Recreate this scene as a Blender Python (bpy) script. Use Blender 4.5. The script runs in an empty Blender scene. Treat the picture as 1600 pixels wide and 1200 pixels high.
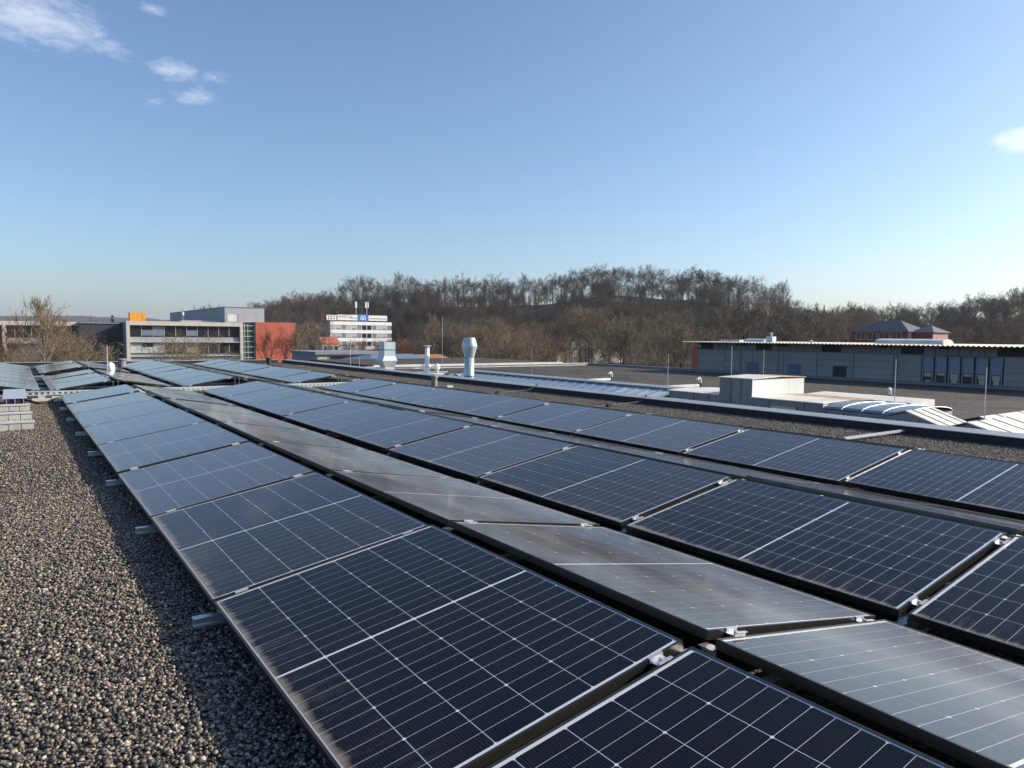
import bpy, bmesh, math, random
from mathutils import Vector, Matrix, noise
R = math.radians
random.seed(7)
scene = bpy.context.scene
COL = scene.collection

# ------------------------------------------------------------------ camera
CAMLOC = Vector((-0.7115, 0.0, 1.337))
yaw, pitch, roll = R(-34.894), R(-3.836), R(0.548)
fwd = Vector((-math.sin(yaw) * math.cos(pitch), math.cos(yaw) * math.cos(pitch), math.sin(pitch)))
rgt = Vector((math.cos(yaw), math.sin(yaw), 0))
upv = rgt.cross(fwd)
r2 = rgt * math.cos(roll) + upv * math.sin(roll)
u2 = -rgt * math.sin(roll) + upv * math.cos(roll)
cam_data = bpy.data.cameras.new("camera")
cam = bpy.data.objects.new("camera", cam_data)
COL.objects.link(cam)
cam.matrix_world = Matrix(((r2.x, u2.x, -fwd.x, CAMLOC.x), (r2.y, u2.y, -fwd.y, CAMLOC.y),
                           (r2.z, u2.z, -fwd.z, CAMLOC.z), (0, 0, 0, 1)))
cam_data.sensor_fit = 'HORIZONTAL'
cam_data.sensor_width = 36.0
cam_data.lens = 36.0 * 1119.87 / 1600.0
cam_data.clip_start = 0.05
cam_data.clip_end = 20000
scene.camera = cam

# ------------------------------------------------------------------ sky, sun, exposure
SUN_AZ, SUN_EL = R(115), R(25.5)          # azimuth clockwise from +Y
sun_dir = Vector((math.sin(SUN_AZ) * math.cos(SUN_EL), math.cos(SUN_AZ) * math.cos(SUN_EL), math.sin(SUN_EL)))
world = bpy.data.worlds.new("World")
scene.world = world
world.use_nodes = True
wt = world.node_tree
wt.nodes.clear()
w_out = wt.nodes.new("ShaderNodeOutputWorld")
w_bg = wt.nodes.new("ShaderNodeBackground")
w_sky = wt.nodes.new("ShaderNodeTexSky")
w_sky.sky_type = 'NISHITA'
w_sky.sun_disc = False
w_sky.sun_elevation = SUN_EL
w_sky.sun_rotation = SUN_AZ
w_sky.altitude = 450
w_sky.air_density = 1.0
w_sky.dust_density = 2.1
w_sky.ozone_density = 4.0
w_bg.inputs[1].default_value = 0.115
sun_data = bpy.data.lights.new("sun", 'SUN')
sun_data.energy = 4.5
sun_data.angle = R(0.55)
sun_data.color = (1.0, 0.87, 0.71)
sun = bpy.data.objects.new("sun", sun_data)
sun.rotation_euler = (-sun_dir).to_track_quat('-Z', 'Y').to_euler()
COL.objects.link(sun)
vs = scene.view_settings
vs.view_transform = 'Standard'
vs.look = 'None'
vs.exposure = 0.70
vs.gamma = 1.0
vs.use_curve_mapping = False
scene.render.engine = 'CYCLES'
scene.cycles.max_bounces = 4
scene.cycles.diffuse_bounces = 2
scene.cycles.glossy_bounces = 3
scene.cycles.transparent_max_bounces = 6
scene.cycles.sample_clamp_indirect = 6.0
scene.cycles.use_denoising = True
scene.cycles.volume_bounces = 0

# clouds in the sky: soft noise clumps around a handful of directions
def wnode(t, **k):
    n = wt.nodes.new(t)
    for a, b in k.items():
        setattr(n, a, b)
    return n
def wmath(op, a, b=None, c=None):
    n = wnode("ShaderNodeMath", operation=op)
    for i, v in enumerate((a, b, c)):
        if v is None: continue
        if isinstance(v, (int, float)): n.inputs[i].default_value = v
        else: wt.links.new(v, n.inputs[i])
    return n.outputs[0]
w_co = wnode("ShaderNodeTexCoord")
def cam_dir(px, py):
    d = fwd + r2 * ((px - 800) / 1119.87) - u2 * ((py - 600) / 1119.87)
    return d.normalized()
w_map = wnode("ShaderNodeMapping")
w_map.inputs['Scale'].default_value = (1, 1, 2.6)
wt.links.new(w_co.outputs['Generated'], w_map.inputs['Vector'])
w_noise = wnode("ShaderNodeTexNoise")
w_noise.inputs['Scale'].default_value = 24.0
w_noise.inputs['Detail'].default_value = 7.0
w_noise.inputs['Roughness'].default_value = 0.7
w_noise.inputs['Distortion'].default_value = 0.4
wt.links.new(w_map.outputs[0], w_noise.inputs['Vector'])
acc = None
# (direction, angular radius, weight): in view and elsewhere over the sky
spots = [(cam_dir(45, 22), 0.115, 1.0), (cam_dir(105, 40), 0.07, .8), (cam_dir(165, 78), 0.05, .62), (cam_dir(240, 14), 0.03, .6),
         (cam_dir(268, 108), 0.055, .8), (cam_dir(305, 150), 0.05, .66), (cam_dir(238, 157), 0.03, .66), (cam_dir(335, 120), 0.045, .5),
         (cam_dir(1578, 218), 0.03, 1.3), (cam_dir(1612, 216), 0.05, 1.7), (cam_dir(955, 372), .03, .3), (cam_dir(1190, 242), .035, .3)]
rs = random.Random(3)
for i in range(14):
    a = rs.uniform(R(80), R(345)); e = rs.uniform(R(14), R(50))
    spots.append((Vector((math.sin(a) * math.cos(e), math.cos(a) * math.cos(e), math.sin(e))), rs.uniform(.06, .16), rs.uniform(.6, 1.0)))
for d, rad, wgt in spots:
    sub = wnode("ShaderNodeVectorMath", operation='SUBTRACT')
    rad *= .8
    wt.links.new(w_co.outputs['Generated'], sub.inputs[0])
    sub.inputs[1].default_value = d
    sc = wnode("ShaderNodeVectorMath", operation='MULTIPLY')
    wt.links.new(sub.outputs[0], sc.inputs[0])
    sc.inputs[1].default_value = (1, 1, 2.0)
    ln = wnode("ShaderNodeVectorMath", operation='LENGTH')
    wt.links.new(sc.outputs[0], ln.inputs[0])
    g = wmath('MULTIPLY', wmath('MAXIMUM', wmath('SUBTRACT', 1.0, wmath('DIVIDE', ln.outputs['Value'], rad)), 0.0), wgt)
    acc = g if acc is None else wmath('MAXIMUM', acc, g)
cl = wmath('SUBTRACT', wmath('MULTIPLY_ADD', acc, 0.55, w_noise.outputs['Fac']), 0.63)
cl = wmath('MULTIPLY', wmath('MINIMUM', wmath('MAXIMUM', wmath('MULTIPLY', cl, 2.4), 0.0), 1.0), wmath('MINIMUM', wmath('MULTIPLY', acc, 3.0), 1.0))
cl = wmath('MULTIPLY', cl, 0.36)
w_mix = wnode("ShaderNodeMixRGB")
w_mix.inputs[2].default_value = (7.6, 7.5, 7.5, 1)
wt.links.new(cl, w_mix.inputs[0])
wt.links.new(w_sky.outputs[0], w_mix.inputs[1])
wt.links.new(w_mix.outputs[0], w_bg.inputs[0])
wt.links.new(w_bg.outputs[0], w_out.inputs[0])

# ------------------------------------------------------------------ helpers
def tag(o, label=None, cat=None, group=None, kind=None):
    if label: o["label"] = label
    if cat: o["category"] = cat
    if group: o["group"] = group
    if kind: o["kind"] = kind
    return o

def empty(name, loc=(0, 0, 0), rot=(0, 0, 0)):
    o = bpy.data.objects.new(name, None)
    o.empty_display_size = 0.2
    o.location = loc
    o.rotation_euler = rot
    COL.objects.link(o)
    return o

def link_mesh(name, me, parent=None, loc=(0, 0, 0), rot=(0, 0, 0)):
    o = bpy.data.objects.new(name, me)
    o.location = loc
    o.rotation_euler = rot
    if parent is not None: o.parent = parent
    COL.objects.link(o)
    return o

class MB:
    def __init__(s): s.v, s.f = [], []
    def add(s, vs_, fs):
        b = len(s.v); s.v += [tuple(v) for v in vs_]; s.f += [tuple(i + b for i in f) for f in fs]; return s
    def box(s, x0, x1, y0, y1, z0, z1):
        return s.add([(x0, y0, z0), (x1, y0, z0), (x1, y1, z0), (x0, y1, z0), (x0, y0, z1), (x1, y0, z1), (x1, y1, z1), (x0, y1, z1)],
                     [(0, 3, 2, 1), (4, 5, 6, 7), (0, 1, 5, 4), (1, 2, 6, 5), (2, 3, 7, 6), (3, 0, 4, 7)])
    def prism(s, poly, axis, a, b):
        """poly: 2-D outline extruded along axis ('x','y','z') from a to b"""
        n = len(poly)
        def P(u, v, w):
            return {'x': (w, u, v), 'y': (u, w, v), 'z': (u, v, w)}[axis]
        vs_ = [P(u, v, a) for u, v in poly] + [P(u, v, b) for u, v in poly]
        fs = [tuple(range(n))[::-1], tuple(range(n, 2 * n))] + [(i, (i + 1) % n, (i + 1) % n + n, i + n) for i in range(n)]
        return s.add(vs_, fs)
    def tube(s, p0, p1, r0, r1=None, n=8, caps=True):
        r1 = r0 if r1 is None else r1
        p0, p1 = Vector(p0), Vector(p1)
        d = (p1 - p0)
        if d.length < 1e-6: return s
        d.normalize()
        a = d.orthogonal().normalized(); b = d.cross(a)
        vs_ = []
        for p, r in ((p0, r0), (p1, r1)):
            for i in range(n):
                t = 2 * math.pi * i / n
                vs_.append(p + a * (r * math.cos(t)) + b * (r * math.sin(t)))
        fs = [(i, (i + 1) % n, (i + 1) % n + n, i + n) for i in range(n)]
        if caps: fs += [tuple(range(n))[::-1], tuple(range(n, 2 * n))]
        return s.add(vs_, fs)
    def path(s, pts, r, n=6):
        pts = [Vector(p) for p in pts]
        for a, b in zip(pts[:-1], pts[1:]): s.tube(a, b, r, r, n)
        return s
    def lathe(s, prof, cx, cy, n=20):
        vs_, fs = [], []
        for r, z in prof:
            for i in range(n):
                t = 2 * math.pi * i / n
                vs_.append((cx + r * math.cos(t), cy + r * math.sin(t), z))
        m = len(prof)
        for j in range(m - 1):
            for i in range(n):
                fs.append((j * n + i, j * n + (i + 1) % n, (j + 1) * n + (i + 1) % n, (j + 1) * n + i))
        fs.append(tuple(range(n))[::-1]); fs.append(tuple(range((m - 1) * n, m * n)))
        return s.add(vs_, fs)
    def mesh(s, name, mat=None, smooth=False):
        me = bpy.data.meshes.new(name)
        me.from_pydata(s.v, [], s.f)
        if mat: me.materials.append(mat)
        if smooth:
            me.polygons.foreach_set('use_smooth', [True] * len(me.polygons))
        me.update()
        return me
    def build(s, name, mat, parent=None, loc=(0, 0, 0), rot=(0, 0, 0), smooth=False):
        return link_mesh(name, s.mesh(name, mat, smooth), parent, loc, rot)

def ordinal(i):
    return ["first", "second", "third", "fourth", "fifth", "sixth", "seventh", "eighth", "ninth", "tenth", "eleventh", "twelfth", "thirteenth", "fourteenth", "fifteenth", "sixteenth", "seventeenth", "eighteenth", "nineteenth", "twentieth"][min(i, 19)]

# ------------------------------------------------------------------ materials
class NT:
    def __init__(s, name):
        s.m = bpy.data.materials.new(name); s.m.use_nodes = True
        s.t = s.m.node_tree; s.b = s.t.nodes["Principled BSDF"]
    def n(s, t, **k):
        x = s.t.nodes.new(t)
        for a, b in k.items(): setattr(x, a, b)
        return x
    def l(s, a, b): s.t.links.new(a, b)
    def math(s, op, a, b=None, c=None, clamp=False):
        x = s.n("ShaderNodeMath", operation=op); x.use_clamp = clamp
        for i, v in enumerate((a, b, c)):
            if v is None: continue
            if isinstance(v, (int, float)): x.inputs[i].default_value = v
            else: s.l(v, x.inputs[i])
        return x.outputs[0]
    def mix(s, f, a, b):
        x = s.n("ShaderNodeMixRGB")
        for i, v in enumerate((f, a, b)):
            if isinstance(v, (int, float)): x.inputs[i].default_value = v
            elif isinstance(v, tuple): x.inputs[i].default_value = v if len(v) == 4 else (*v, 1)
            else: s.l(v, x.inputs[i])
        return x.outputs[0]
    def noise(s, vec, scale, detail=3, rough=.55, dist=0.0):
        x = s.n("ShaderNodeTexNoise")
        x.inputs['Scale'].default_value = scale; x.inputs['Detail'].default_value = detail
        x.inputs['Roughness'].default_value = rough; x.inputs['Distortion'].default_value = dist
        if vec is not None: s.l(vec, x.inputs['Vector'])
        return x.outputs['Fac']
    def ramp(s, fac, stops):
        x = s.n("ShaderNodeValToRGB")
        e = x.color_ramp.elements
        while len(e) < len(stops): e.new(0.5)
        for i, (p, c) in enumerate(stops):
            e[i].position = p; e[i].color = c if len(c) == 4 else (*c, 1)
        s.l(fac, x.inputs[0])
        return x.outputs[0]
    def bump(s, h, strength=.3, dist=.02):
        x = s.n("ShaderNodeBump"); x.inputs['Strength'].default_value = strength; x.inputs['Distance'].default_value = dist
        s.l(h, x.inputs['Height']); s.l(x.outputs[0], s.b.inputs['Normal'])
    def pos(s): return s.n("ShaderNodeNewGeometry").outputs['Position']
    def obj(s): return s.n("ShaderNodeTexCoord").outputs['Object']

def plain(name, col, rough=.6, metal=0.0, var=.12, scale=3.0, spec=.5, bump=0.0, streak=False):
    m = NT(name)
    p = m.pos()
    if streak:
        mp = m.n("ShaderNodeMapping"); mp.inputs['Scale'].default_value = (1, 1, .12); m.l(p, mp.inputs[0]); p = mp.outputs[0]
    f = m.noise(p, scale, 5, .6)
    f2 = m.noise(p, scale * 9, 3, .6)
    ff = m.math('MULTIPLY_ADD', f2, .4, m.math('MULTIPLY', f, .6))
    dark = tuple(c * (1 - 2 * var) for c in col); lite = tuple(min(1, c * (1 + 2 * var)) for c in col)
    m.l(m.ramp(ff, [(.3, dark), (.7, lite)]), m.b.inputs['Base Color'])
    m.b.inputs['Roughness'].default_value = rough; m.b.inputs['Metallic'].default_value = metal
    m.b.inputs['Specular IOR Level'].default_value = spec
    if bump: m.bump(f2, bump, .01)
    return m.m

PER = 2.5277           # row pitch across the rows
TILT = R(9.562)
W, L = 1.134, 1.762
CW = W * math.cos(TILT)
GR, GV = 0.1256, 0.1656
PITCH = 1.8009
ZL = 0.12

def panel_film(m, base, film_scale=1.0, film_col=(.54, .56, .57)):
    """dust along the low edge, dried film on the slopes that face the sun; returns colour, film mask"""
    p = m.pos()
    sx = m.n("ShaderNodeSeparateXYZ"); m.l(p, sx.inputs[0])
    u = m.math('FLOORED_MODULO', m.math('ADD', sx.outputs[0], 0.004), PER)
    d = m.math('MINIMUM', u, m.math('SUBTRACT', 2 * CW + GR, u))          # distance from the low edge
    even = m.n('ShaderNodeObjectInfo').outputs['Object Index']
    # grime band along the low edge
    mp = m.n("ShaderNodeMapping"); mp.inputs['Scale'].default_value = (4, 26, 4); m.l(p, mp.inputs[0])
    st = m.noise(mp.outputs[0], 1.0, 4, .7)
    big = m.noise(p, 1.3, 2, .5)
    lim = m.math('MULTIPLY_ADD', st, .07, m.math('MULTIPLY', big, .07))
    lim = m.math('SUBTRACT', lim, .022)
    band = m.math('SMOOTH_MIN', 1.0, m.math('MAXIMUM', m.math('DIVIDE', m.math('SUBTRACT', lim, d), .03), 0.0), .05)
    band = m.math('MULTIPLY', m.math('MINIMUM', m.math('MAXIMUM', band, 0.0), 1.0), .62)
    # faint streaks running up from the band
    stk = m.math('MULTIPLY', m.math('MAXIMUM', m.math('SUBTRACT', st, .5), 0.0), m.math('MAXIMUM', m.math('SUBTRACT', .3, d), 0.0))
    stk = m.math('MINIMUM', m.math('MULTIPLY', stk, 2.5), .3)
    band = m.math('MAXIMUM', band, stk)
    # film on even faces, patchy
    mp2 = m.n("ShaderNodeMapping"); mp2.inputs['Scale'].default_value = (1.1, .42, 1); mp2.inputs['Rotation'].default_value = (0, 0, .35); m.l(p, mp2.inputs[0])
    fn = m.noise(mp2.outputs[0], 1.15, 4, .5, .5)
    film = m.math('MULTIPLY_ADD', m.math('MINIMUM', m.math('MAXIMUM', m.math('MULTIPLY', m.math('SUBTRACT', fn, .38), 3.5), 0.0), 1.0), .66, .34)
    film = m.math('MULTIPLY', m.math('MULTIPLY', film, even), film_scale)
    # paler blue-grey tint that starts a few panels along the odd faces
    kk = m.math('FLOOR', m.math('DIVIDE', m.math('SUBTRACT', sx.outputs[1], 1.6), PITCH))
    far_tint = m.math('MULTIPLY', m.math('MULTIPLY', m.math('SUBTRACT', kk, .6), .7, clamp=True), m.math('SUBTRACT', 1.0, even))
    thin = m.math('MULTIPLY_ADD', m.noise(p, 5.0, 5, .65), .012, m.math('MULTIPLY', far_tint, .13))
    film_tint_c = m.math('ADD', m.math('MULTIPLY', film, .36), thin)
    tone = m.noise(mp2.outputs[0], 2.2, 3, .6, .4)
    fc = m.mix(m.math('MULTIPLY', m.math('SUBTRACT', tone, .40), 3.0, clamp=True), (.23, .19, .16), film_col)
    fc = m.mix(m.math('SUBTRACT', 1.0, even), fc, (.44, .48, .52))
    c = m.mix(film_tint_c, base, fc)
    c = m.mix(band, c, (.36, .31, .24))
    vo = m.n("ShaderNodeTexVoronoi"); vo.inputs['Scale'].default_value = 1.15; m.l(p, vo.inputs['Vector'])
    drop = m.math('LESS_THAN', m.math('MULTIPLY_ADD', m.noise(p, 60, 2), .012, vo.outputs['Distance']), .0135)
    c = m.mix(m.math('MULTIPLY', drop, .8), c, (.72, .71, .66))
    return c, film, band, p, u

def make_cell_mat():
    m = NT("solar_cell")
    tc = m.obj()
    p = m.pos()
    # fine wires that run along the row, 11 mm apart
    sx = m.n("ShaderNodeSeparateXYZ"); m.l(p, sx.inputs[0])
    fr = m.math('FRACT', m.math('DIVIDE', sx.outputs[0], .01122))
    ln = m.math('LESS_THAN', fr, .09)
    oi = m.n("ShaderNodeObjectInfo")
    tint = m.mix(oi.outputs['Random'], (.003, .0036, .007), (.0055, .0053, .0075))
    base = m.mix(m.math('MULTIPLY', ln, .3), tint, (.075, .08, .095))
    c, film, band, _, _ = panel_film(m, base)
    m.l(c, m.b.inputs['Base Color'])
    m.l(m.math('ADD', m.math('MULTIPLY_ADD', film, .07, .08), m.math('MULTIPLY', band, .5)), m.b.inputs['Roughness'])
    m.l(m.math('MULTIPLY_ADD', m.n('ShaderNodeObjectInfo').outputs['Object Index'], .2, 1.28), m.b.inputs['IOR'])
    return m.m

def make_backsheet_mat():
    m = NT("white_backsheet_under_glass")
    base = m.n("ShaderNodeRGB"); base.outputs[0].default_value = (.60, .63, .66, 1)
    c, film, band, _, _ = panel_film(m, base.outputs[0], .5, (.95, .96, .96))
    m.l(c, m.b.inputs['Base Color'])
    m.l(m.math('ADD', m.math('MULTIPLY_ADD', film, .22, .10), m.math('MULTIPLY', band, .5)), m.b.inputs['Roughness'])
    return m.m

M = {}
M['cell'] = make_cell_mat()
M['backsheet'] = make_backsheet_mat()
M['frame'] = plain('black_anodised_frame', (.075, .068, .06), .34, .8, .15, 8)
M['alu'] = plain('aluminium', (.62, .64, .66), .35, .85, .1, 12)
M['alu_bright'] = plain('bright_aluminium', (.60, .62, .64), .42, .55, .05, 12)
M['galv'] = plain('galvanised_sheet', (.165, .18, .19), .5, .55, .16, 2.2, streak=True)
M['galv_light'] = plain('light_galvanised_sheet', (.50, .56, .57), .5, .3, .1, 1.6, streak=True)
M['galv_roof'] = plain('weathered_sheet_roof', (.66, .64, .58), .6, .1, .14, 1.2)
M['rust'] = plain('rust_stained_sheet', (.42, .26, .15), .7, .1, .3, 1.5)
M['concrete'] = plain('concrete', (.42, .41, .37), .85, 0, .15, 2.5, bump=.2)
M['concrete_lit'] = plain('pale_concrete', (.50, .48, .42), .85, 0, .1, .7, streak=True)
M['concrete_dark'] = plain('grey_blue_concrete', (.20, .22, .25), .85, 0, .12, .5)
M['membrane'] = plain('black_membrane', (.018, .018, .02), .7, 0, .2, 4)
M['cap'] = plain('grey_metal_coping', (.33, .34, .35), .45, .5, .1, 2.0)
M['black'] = plain('black_plastic', (.012, .012, .013), .5, 0, .1, 6)
M['white'] = plain('white_paint', (.78, .78, .76), .5, 0, .05, 1.5)
M['white_dirty'] = plain('weathered_white', (.60, .60, .57), .65, 0, .14, 1.2, streak=True)
M['orange'] = plain('orange_paint', (.72, .30, .02), .5, 0, .08, .6)
M['red_clad'] = plain('red_cladding', (.42, .10, .055), .7, 0, .12, .35, streak=True)
M['red_dark'] = plain('red_render', (.25, .04, .045), .75, 0, .1, .8)
M['clad'] = plain('slate_cladding', (.21, .215, .22), .5, .2, .08, .6)
M['clad2'] = plain('slate_cladding_pale', (.23, .235, .24), .5, .2, .08, .6)
M['fascia'] = plain('grey_fascia_panel', (.20, .20, .19), .65, 0, .1, .8)
M['blue_door'] = plain('blue_grey_door', (.08, .12, .20), .5, .2, .08, 1)
M['blue_frame'] = plain('blue_grey_window_frame', (.14, .19, .26), .45, .3, .06, 2)
M['roofsheet'] = plain('cream_corrugated_sheet', (.48, .45, .37), .5, .15, .08, .5)
M['metal_blue'] = plain('blue_grey_metal_facade', (.17, .215, .27), .5, .3, .07, .5, streak=True)
M['metal_pale'] = plain('pale_grey_metal_facade', (.36, .39, .42), .5, .3, .06, .5, streak=True)
M['bitumen'] = plain('dark_gravel_roofing', (.055, .052, .048), .95, 0, .35, 2.2, bump=.5)
def make_roofing():
    m = NT('dark_gravel_roofing')
    p = m.pos()
    v = m.n("ShaderNodeTexVoronoi"); v.inputs['Scale'].default_value = 14; m.l(p, v.inputs['Vector'])
    sep = m.n("ShaderNodeSeparateColor"); m.l(v.outputs['Color'], sep.inputs[0])
    col = m.ramp(sep.outputs[0], [(0, (.016, .015, .014)), (.6, (.05, .044, .037)), (1, (.12, .105, .085))])
    patch = m.ramp(m.noise(p, .22, 5, .65, 1.0), [(.38, (.35, .34, .33)), (.5, (1, .98, .94)), (.68, (1.5, 1.4, 1.2))])
    mx = m.n("ShaderNodeMixRGB", blend_type='MULTIPLY'); mx.inputs[0].default_value = .8
    m.l(col, mx.inputs[1]); m.l(patch, mx.inputs[2])
    m.l(mx.outputs[0], m.b.inputs['Base Color'])
    m.b.inputs['Roughness'].default_value = .9
    m.bump(m.math('SUBTRACT', 1.0, v.outputs['Distance']), .9, .04)
    return m.m
M['bitumen'] = make_roofing()
M['tile_roof'] = plain('dark_slate_roof', (.055, .062, .075), .6, 0, .15, 1.2)
M['tile_orange'] = plain('orange_tile_roof', (.32, .15, .07), .8, 0, .2, .8)
M['blind'] = plain('cream_blind', (.42, .37, .26), .8, 0, .08, 2)
M['curtain'] = plain('pale_curtain', (.40, .42, .44), .7, 0, .1, 3)
M['blue_sign'] = plain('blue_sign', (.02, .17, .48), .4, 0, .04, 1)
M['ink'] = plain('dark_lettering', (.06, .07, .09), .6, 0, .04, 1)
M['vent_blue'] = plain('teal_grey_sheet', (.42, .52, .54), .45, .45, .12, 1.5, streak=True)

def glass_mat(name, col, rough=.05, spec=.7):
    m = NT(name)
    f = m.noise(m.pos(), .8, 3)
    m.l(m.mix(f, tuple(c * .6 for c in col), tuple(c * 1.4 for c in col)), m.b.inputs['Base Color'])
    m.b.inputs['Roughness'].default_value = rough
    m.b.inputs['Specular IOR Level'].default_value = spec
    return m.m
M['wing_shade'] = plain('shaded_wing_wall', (.03, .036, .05), .6, 0, .12, .6)  # dark tone paints the shade on the connecting wing's wall
M['pink'] = plain('sunlit_red_render', (.42, .21, .19), .75, 0, .08, .8)  # paler copy of the red render, sunlight on the house ends painted in
M['glass'] = glass_mat('dark_window_glass', (.02, .025, .03))
M['glass_blue'] = glass_mat('sky_blue_roof_glass', (.16, .27, .38), .12, .8)
M['glass_pale'] = glass_mat('pale_roof_glass', (.42, .52, .55), .2, .6)
M['glass_green'] = glass_mat('green_glass', (.03, .05, .045), .06)
M['glass_sheet'] = glass_mat('blue_sheet_roof', (.15, .19, .26), .4, .5)

def bark(name, a, b, scale=.8):
    m = NT(name)
    oi = m.n("ShaderNodeObjectInfo")
    f = m.noise(m.obj(), scale, 3)
    c = m.mix(f, a, b)
    c2 = m.mix(m.math('MULTIPLY', oi.outputs['Random'], .55), c, tuple((x + y) * .35 for x, y in zip(a, b)))
    m.l(c2, m.b.inputs['Base Color'])
    m.b.inputs['Roughness'].default_value = .9
    m.b.inputs['Specular IOR Level'].default_value = .15
    return m.m
M['bark_hill'] = bark('grey_brown_bark', (.08, .068, .056), (.15, .13, .108))
M['twig_hill'] = bark('grey_brown_twigs', (.078, .064, .054), (.14, .116, .096))
M['bark_belt'] = bark('olive_brown_bark', (.11, .09, .06), (.19, .155, .105))
M['twig_belt'] = bark('tan_twigs', (.17, .135, .092), (.29, .235, .16))
M['bark_pale'] = bark('pale_bark', (.22, .18, .13), (.34, .29, .22))
M['twig_pale'] = bark('pale_tan_twigs', (.17, .13, .085), (.27, .21, .145))
M['twig_red'] = bark('russet_twigs', (.16, .075, .045), (.22, .11, .07))
M['bark_dark'] = bark('dark_bark', (.03, .024, .02), (.06, .048, .04))
M['needle'] = bark('dark_green_needles', (.012, .03, .014), (.03, .055, .025), 1.5)

def make_gravel_bed():
    m = NT("gravel_bed")
    p = m.pos()
    v = m.n("ShaderNodeTexVoronoi"); v.inputs['Scale'].default_value = 42; m.l(p, v.inputs['Vector'])
    sep = m.n("ShaderNodeSeparateColor"); m.l(v.outputs['Color'], sep.inputs[0])
    col = m.ramp(sep.outputs[0], [(0, (.04, .038, .036)), (.4, (.13, .12, .105)), (.75, (.27, .245, .205)), (1, (.55, .5, .42))])
    gap = m.math('MULTIPLY', v.outputs['Distance'], 1.6, clamp=True)
    col = m.mix(gap, col, (.02, .02, .02))
    big = m.noise(p, 1.2, 3)
    m.l(m.mix(m.math('MULTIPLY', big, .35), col, (.05, .047, .043)), m.b.inputs['Base Color'])
    m.b.inputs['Roughness'].default_value = .85
    h = m.math('SUBTRACT', 1.0, v.outputs['Distance'])
    m.bump(h, 1.0, .02)
    return m.m
M['gravel_bed'] = make_gravel_bed()
def make_pebble():
    m = NT("pebble")
    oi = m.n("ShaderNodeObjectInfo")
    f = m.noise(m.obj(), 40, 3)
    c = m.ramp(oi.outputs['Random'], [(0, (.03, .028, .028)), (.3, (.09, .078, .064)), (.55, (.18, .15, .113)), (.8, (.29, .245, .18)), (.97, (.52, .46, .36))])
    m.l(m.mix(m.math('MULTIPLY', f, .5), c, (.05, .047, .045)), m.b.inputs['Base Color'])
    m.b.inputs['Roughness'].default_value = .6
    return m.m
M['pebble'] = make_pebble()
def make_ground():
    m = NT("ground_earth")
    p = m.pos()
    f = m.noise(p, .02, 5, .6); g = m.noise(p, .6, 4)
    c = m.ramp(f, [(.3, (.045, .045, .03)), (.5, (.07, .06, .042)), (.7, (.06, .075, .035))])
    m.l(m.mix(m.math('MULTIPLY', g, .4), c, (.03, .027, .022)), m.b.inputs['Base Color'])
    m.b.inputs['Roughness'].default_value = .95
    m.b.inputs['Specular IOR Level'].default_value = .1
    return m.m
M['ground'] = make_ground()

# ------------------------------------------------------------------ terrain
def lerp_tab(tab, x):
    if x <= tab[0][0]: return tab[0][1]
    for (a, va), (b, vb) in zip(tab[:-1], tab[1:]):
        if x <= b: return va + (vb - va) * (x - a) / (b - a)
    return tab[-1][1]
def sstep(a, b, x):
    t = max(0.0, min(1.0, (x - a) / (b - a))); return t * t * (3 - 2 * t)
# wood crest: azimuth (deg) -> ground height of the crest, m above the camera level, at about 400 m
CREST = [(-60, 2), (-10, 0), (5, 0), (12, 3), (15.2, 8), (18, 11), (20, 12), (22.5, 17), (26, 20), (30, 20), (34, 20), (38, 22), (42.5, 27), (46, 26),
         (49, 25), (51.5, 21), (54.5, 15), (57, 9), (59, 6.5), (62, 7), (65, 7.5), (67.5, 9.5), (70, 15), (74, 20), (85, 22), (110, 18)]
def ground_h(x, y):
    dx, dy = x - CAMLOC.x, y
    r = math.hypot(dx, dy); az = math.degrees(math.atan2(dx, dy))
    base = -6.0
    c = lerp_tab(CREST, az) * .9 - .6
    h = base + (c - base) * sstep(225 + 85 * math.exp(-((az - 23) / 5.0) ** 2), 405, r) * (1 - .75 * sstep(470, 900, r))
    far = (62 + 16 * noise.noise(Vector((az * .16, 3.1, 0))) + 7 * noise.noise(Vector((az * .7, 9, 0)))) * sstep(1900, 3100, r) * (1 - .5 * sstep(3300, 5000, r))
    h += far
    if r > 220: h += 1.5 * noise.noise(Vector((x * .02, y * .02, 0))) * sstep(220, 300, r)
    return h
g = MB()
radii = [0.5, 20, 60, 100, 150, 200, 225, 245, 265, 285, 305, 325, 345, 365, 385, 405, 430, 470, 520, 600, 750, 900, 1200, 1600, 1900, 2200, 2500, 2800, 3100, 3400, 3900, 4600, 5400]
azs = [-180 + 3 * i for i in range(40)] + [-60 + 1.0 * i for i in range(180)] + [120 + 3 * i for i in range(20)]
for r_ in radii:
    for a_ in azs:
        x = CAMLOC.x + r_ * math.sin(R(a_)); y = r_ * math.cos(R(a_))
        g.v.append((x, y, ground_h(x, y)))
na = len(azs)
for j in range(len(radii) - 1):
    for i in range(na):
        k = (i + 1) % na
        g.f.append((j * na + i, (j + 1) * na + i, (j + 1) * na + k, j * na + k))
tag(g.build('terrain', M['ground'], smooth=True), kind='structure')

# ------------------------------------------------------------------ our roof
XR0, XR1, YR0, YR1 = -14.0, 9.62, -9.0, 33.6
rb = MB().box(XR0, XR1 + .3, YR0, YR1 + .3, -6.5, -.10)
tag(rb.build('building_block', M['concrete_dark']), 'grey building block that carries the gravel roof', 'building')
gb = MB()
gb.add([(XR0, YR0, 0), (XR1, YR0, 0), (XR1, YR1, 0), (XR0, YR1, 0)], [(0, 1, 2, 3)])
tag(gb.build('roof_gravel_bed', M['gravel_bed']), kind='structure')
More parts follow.
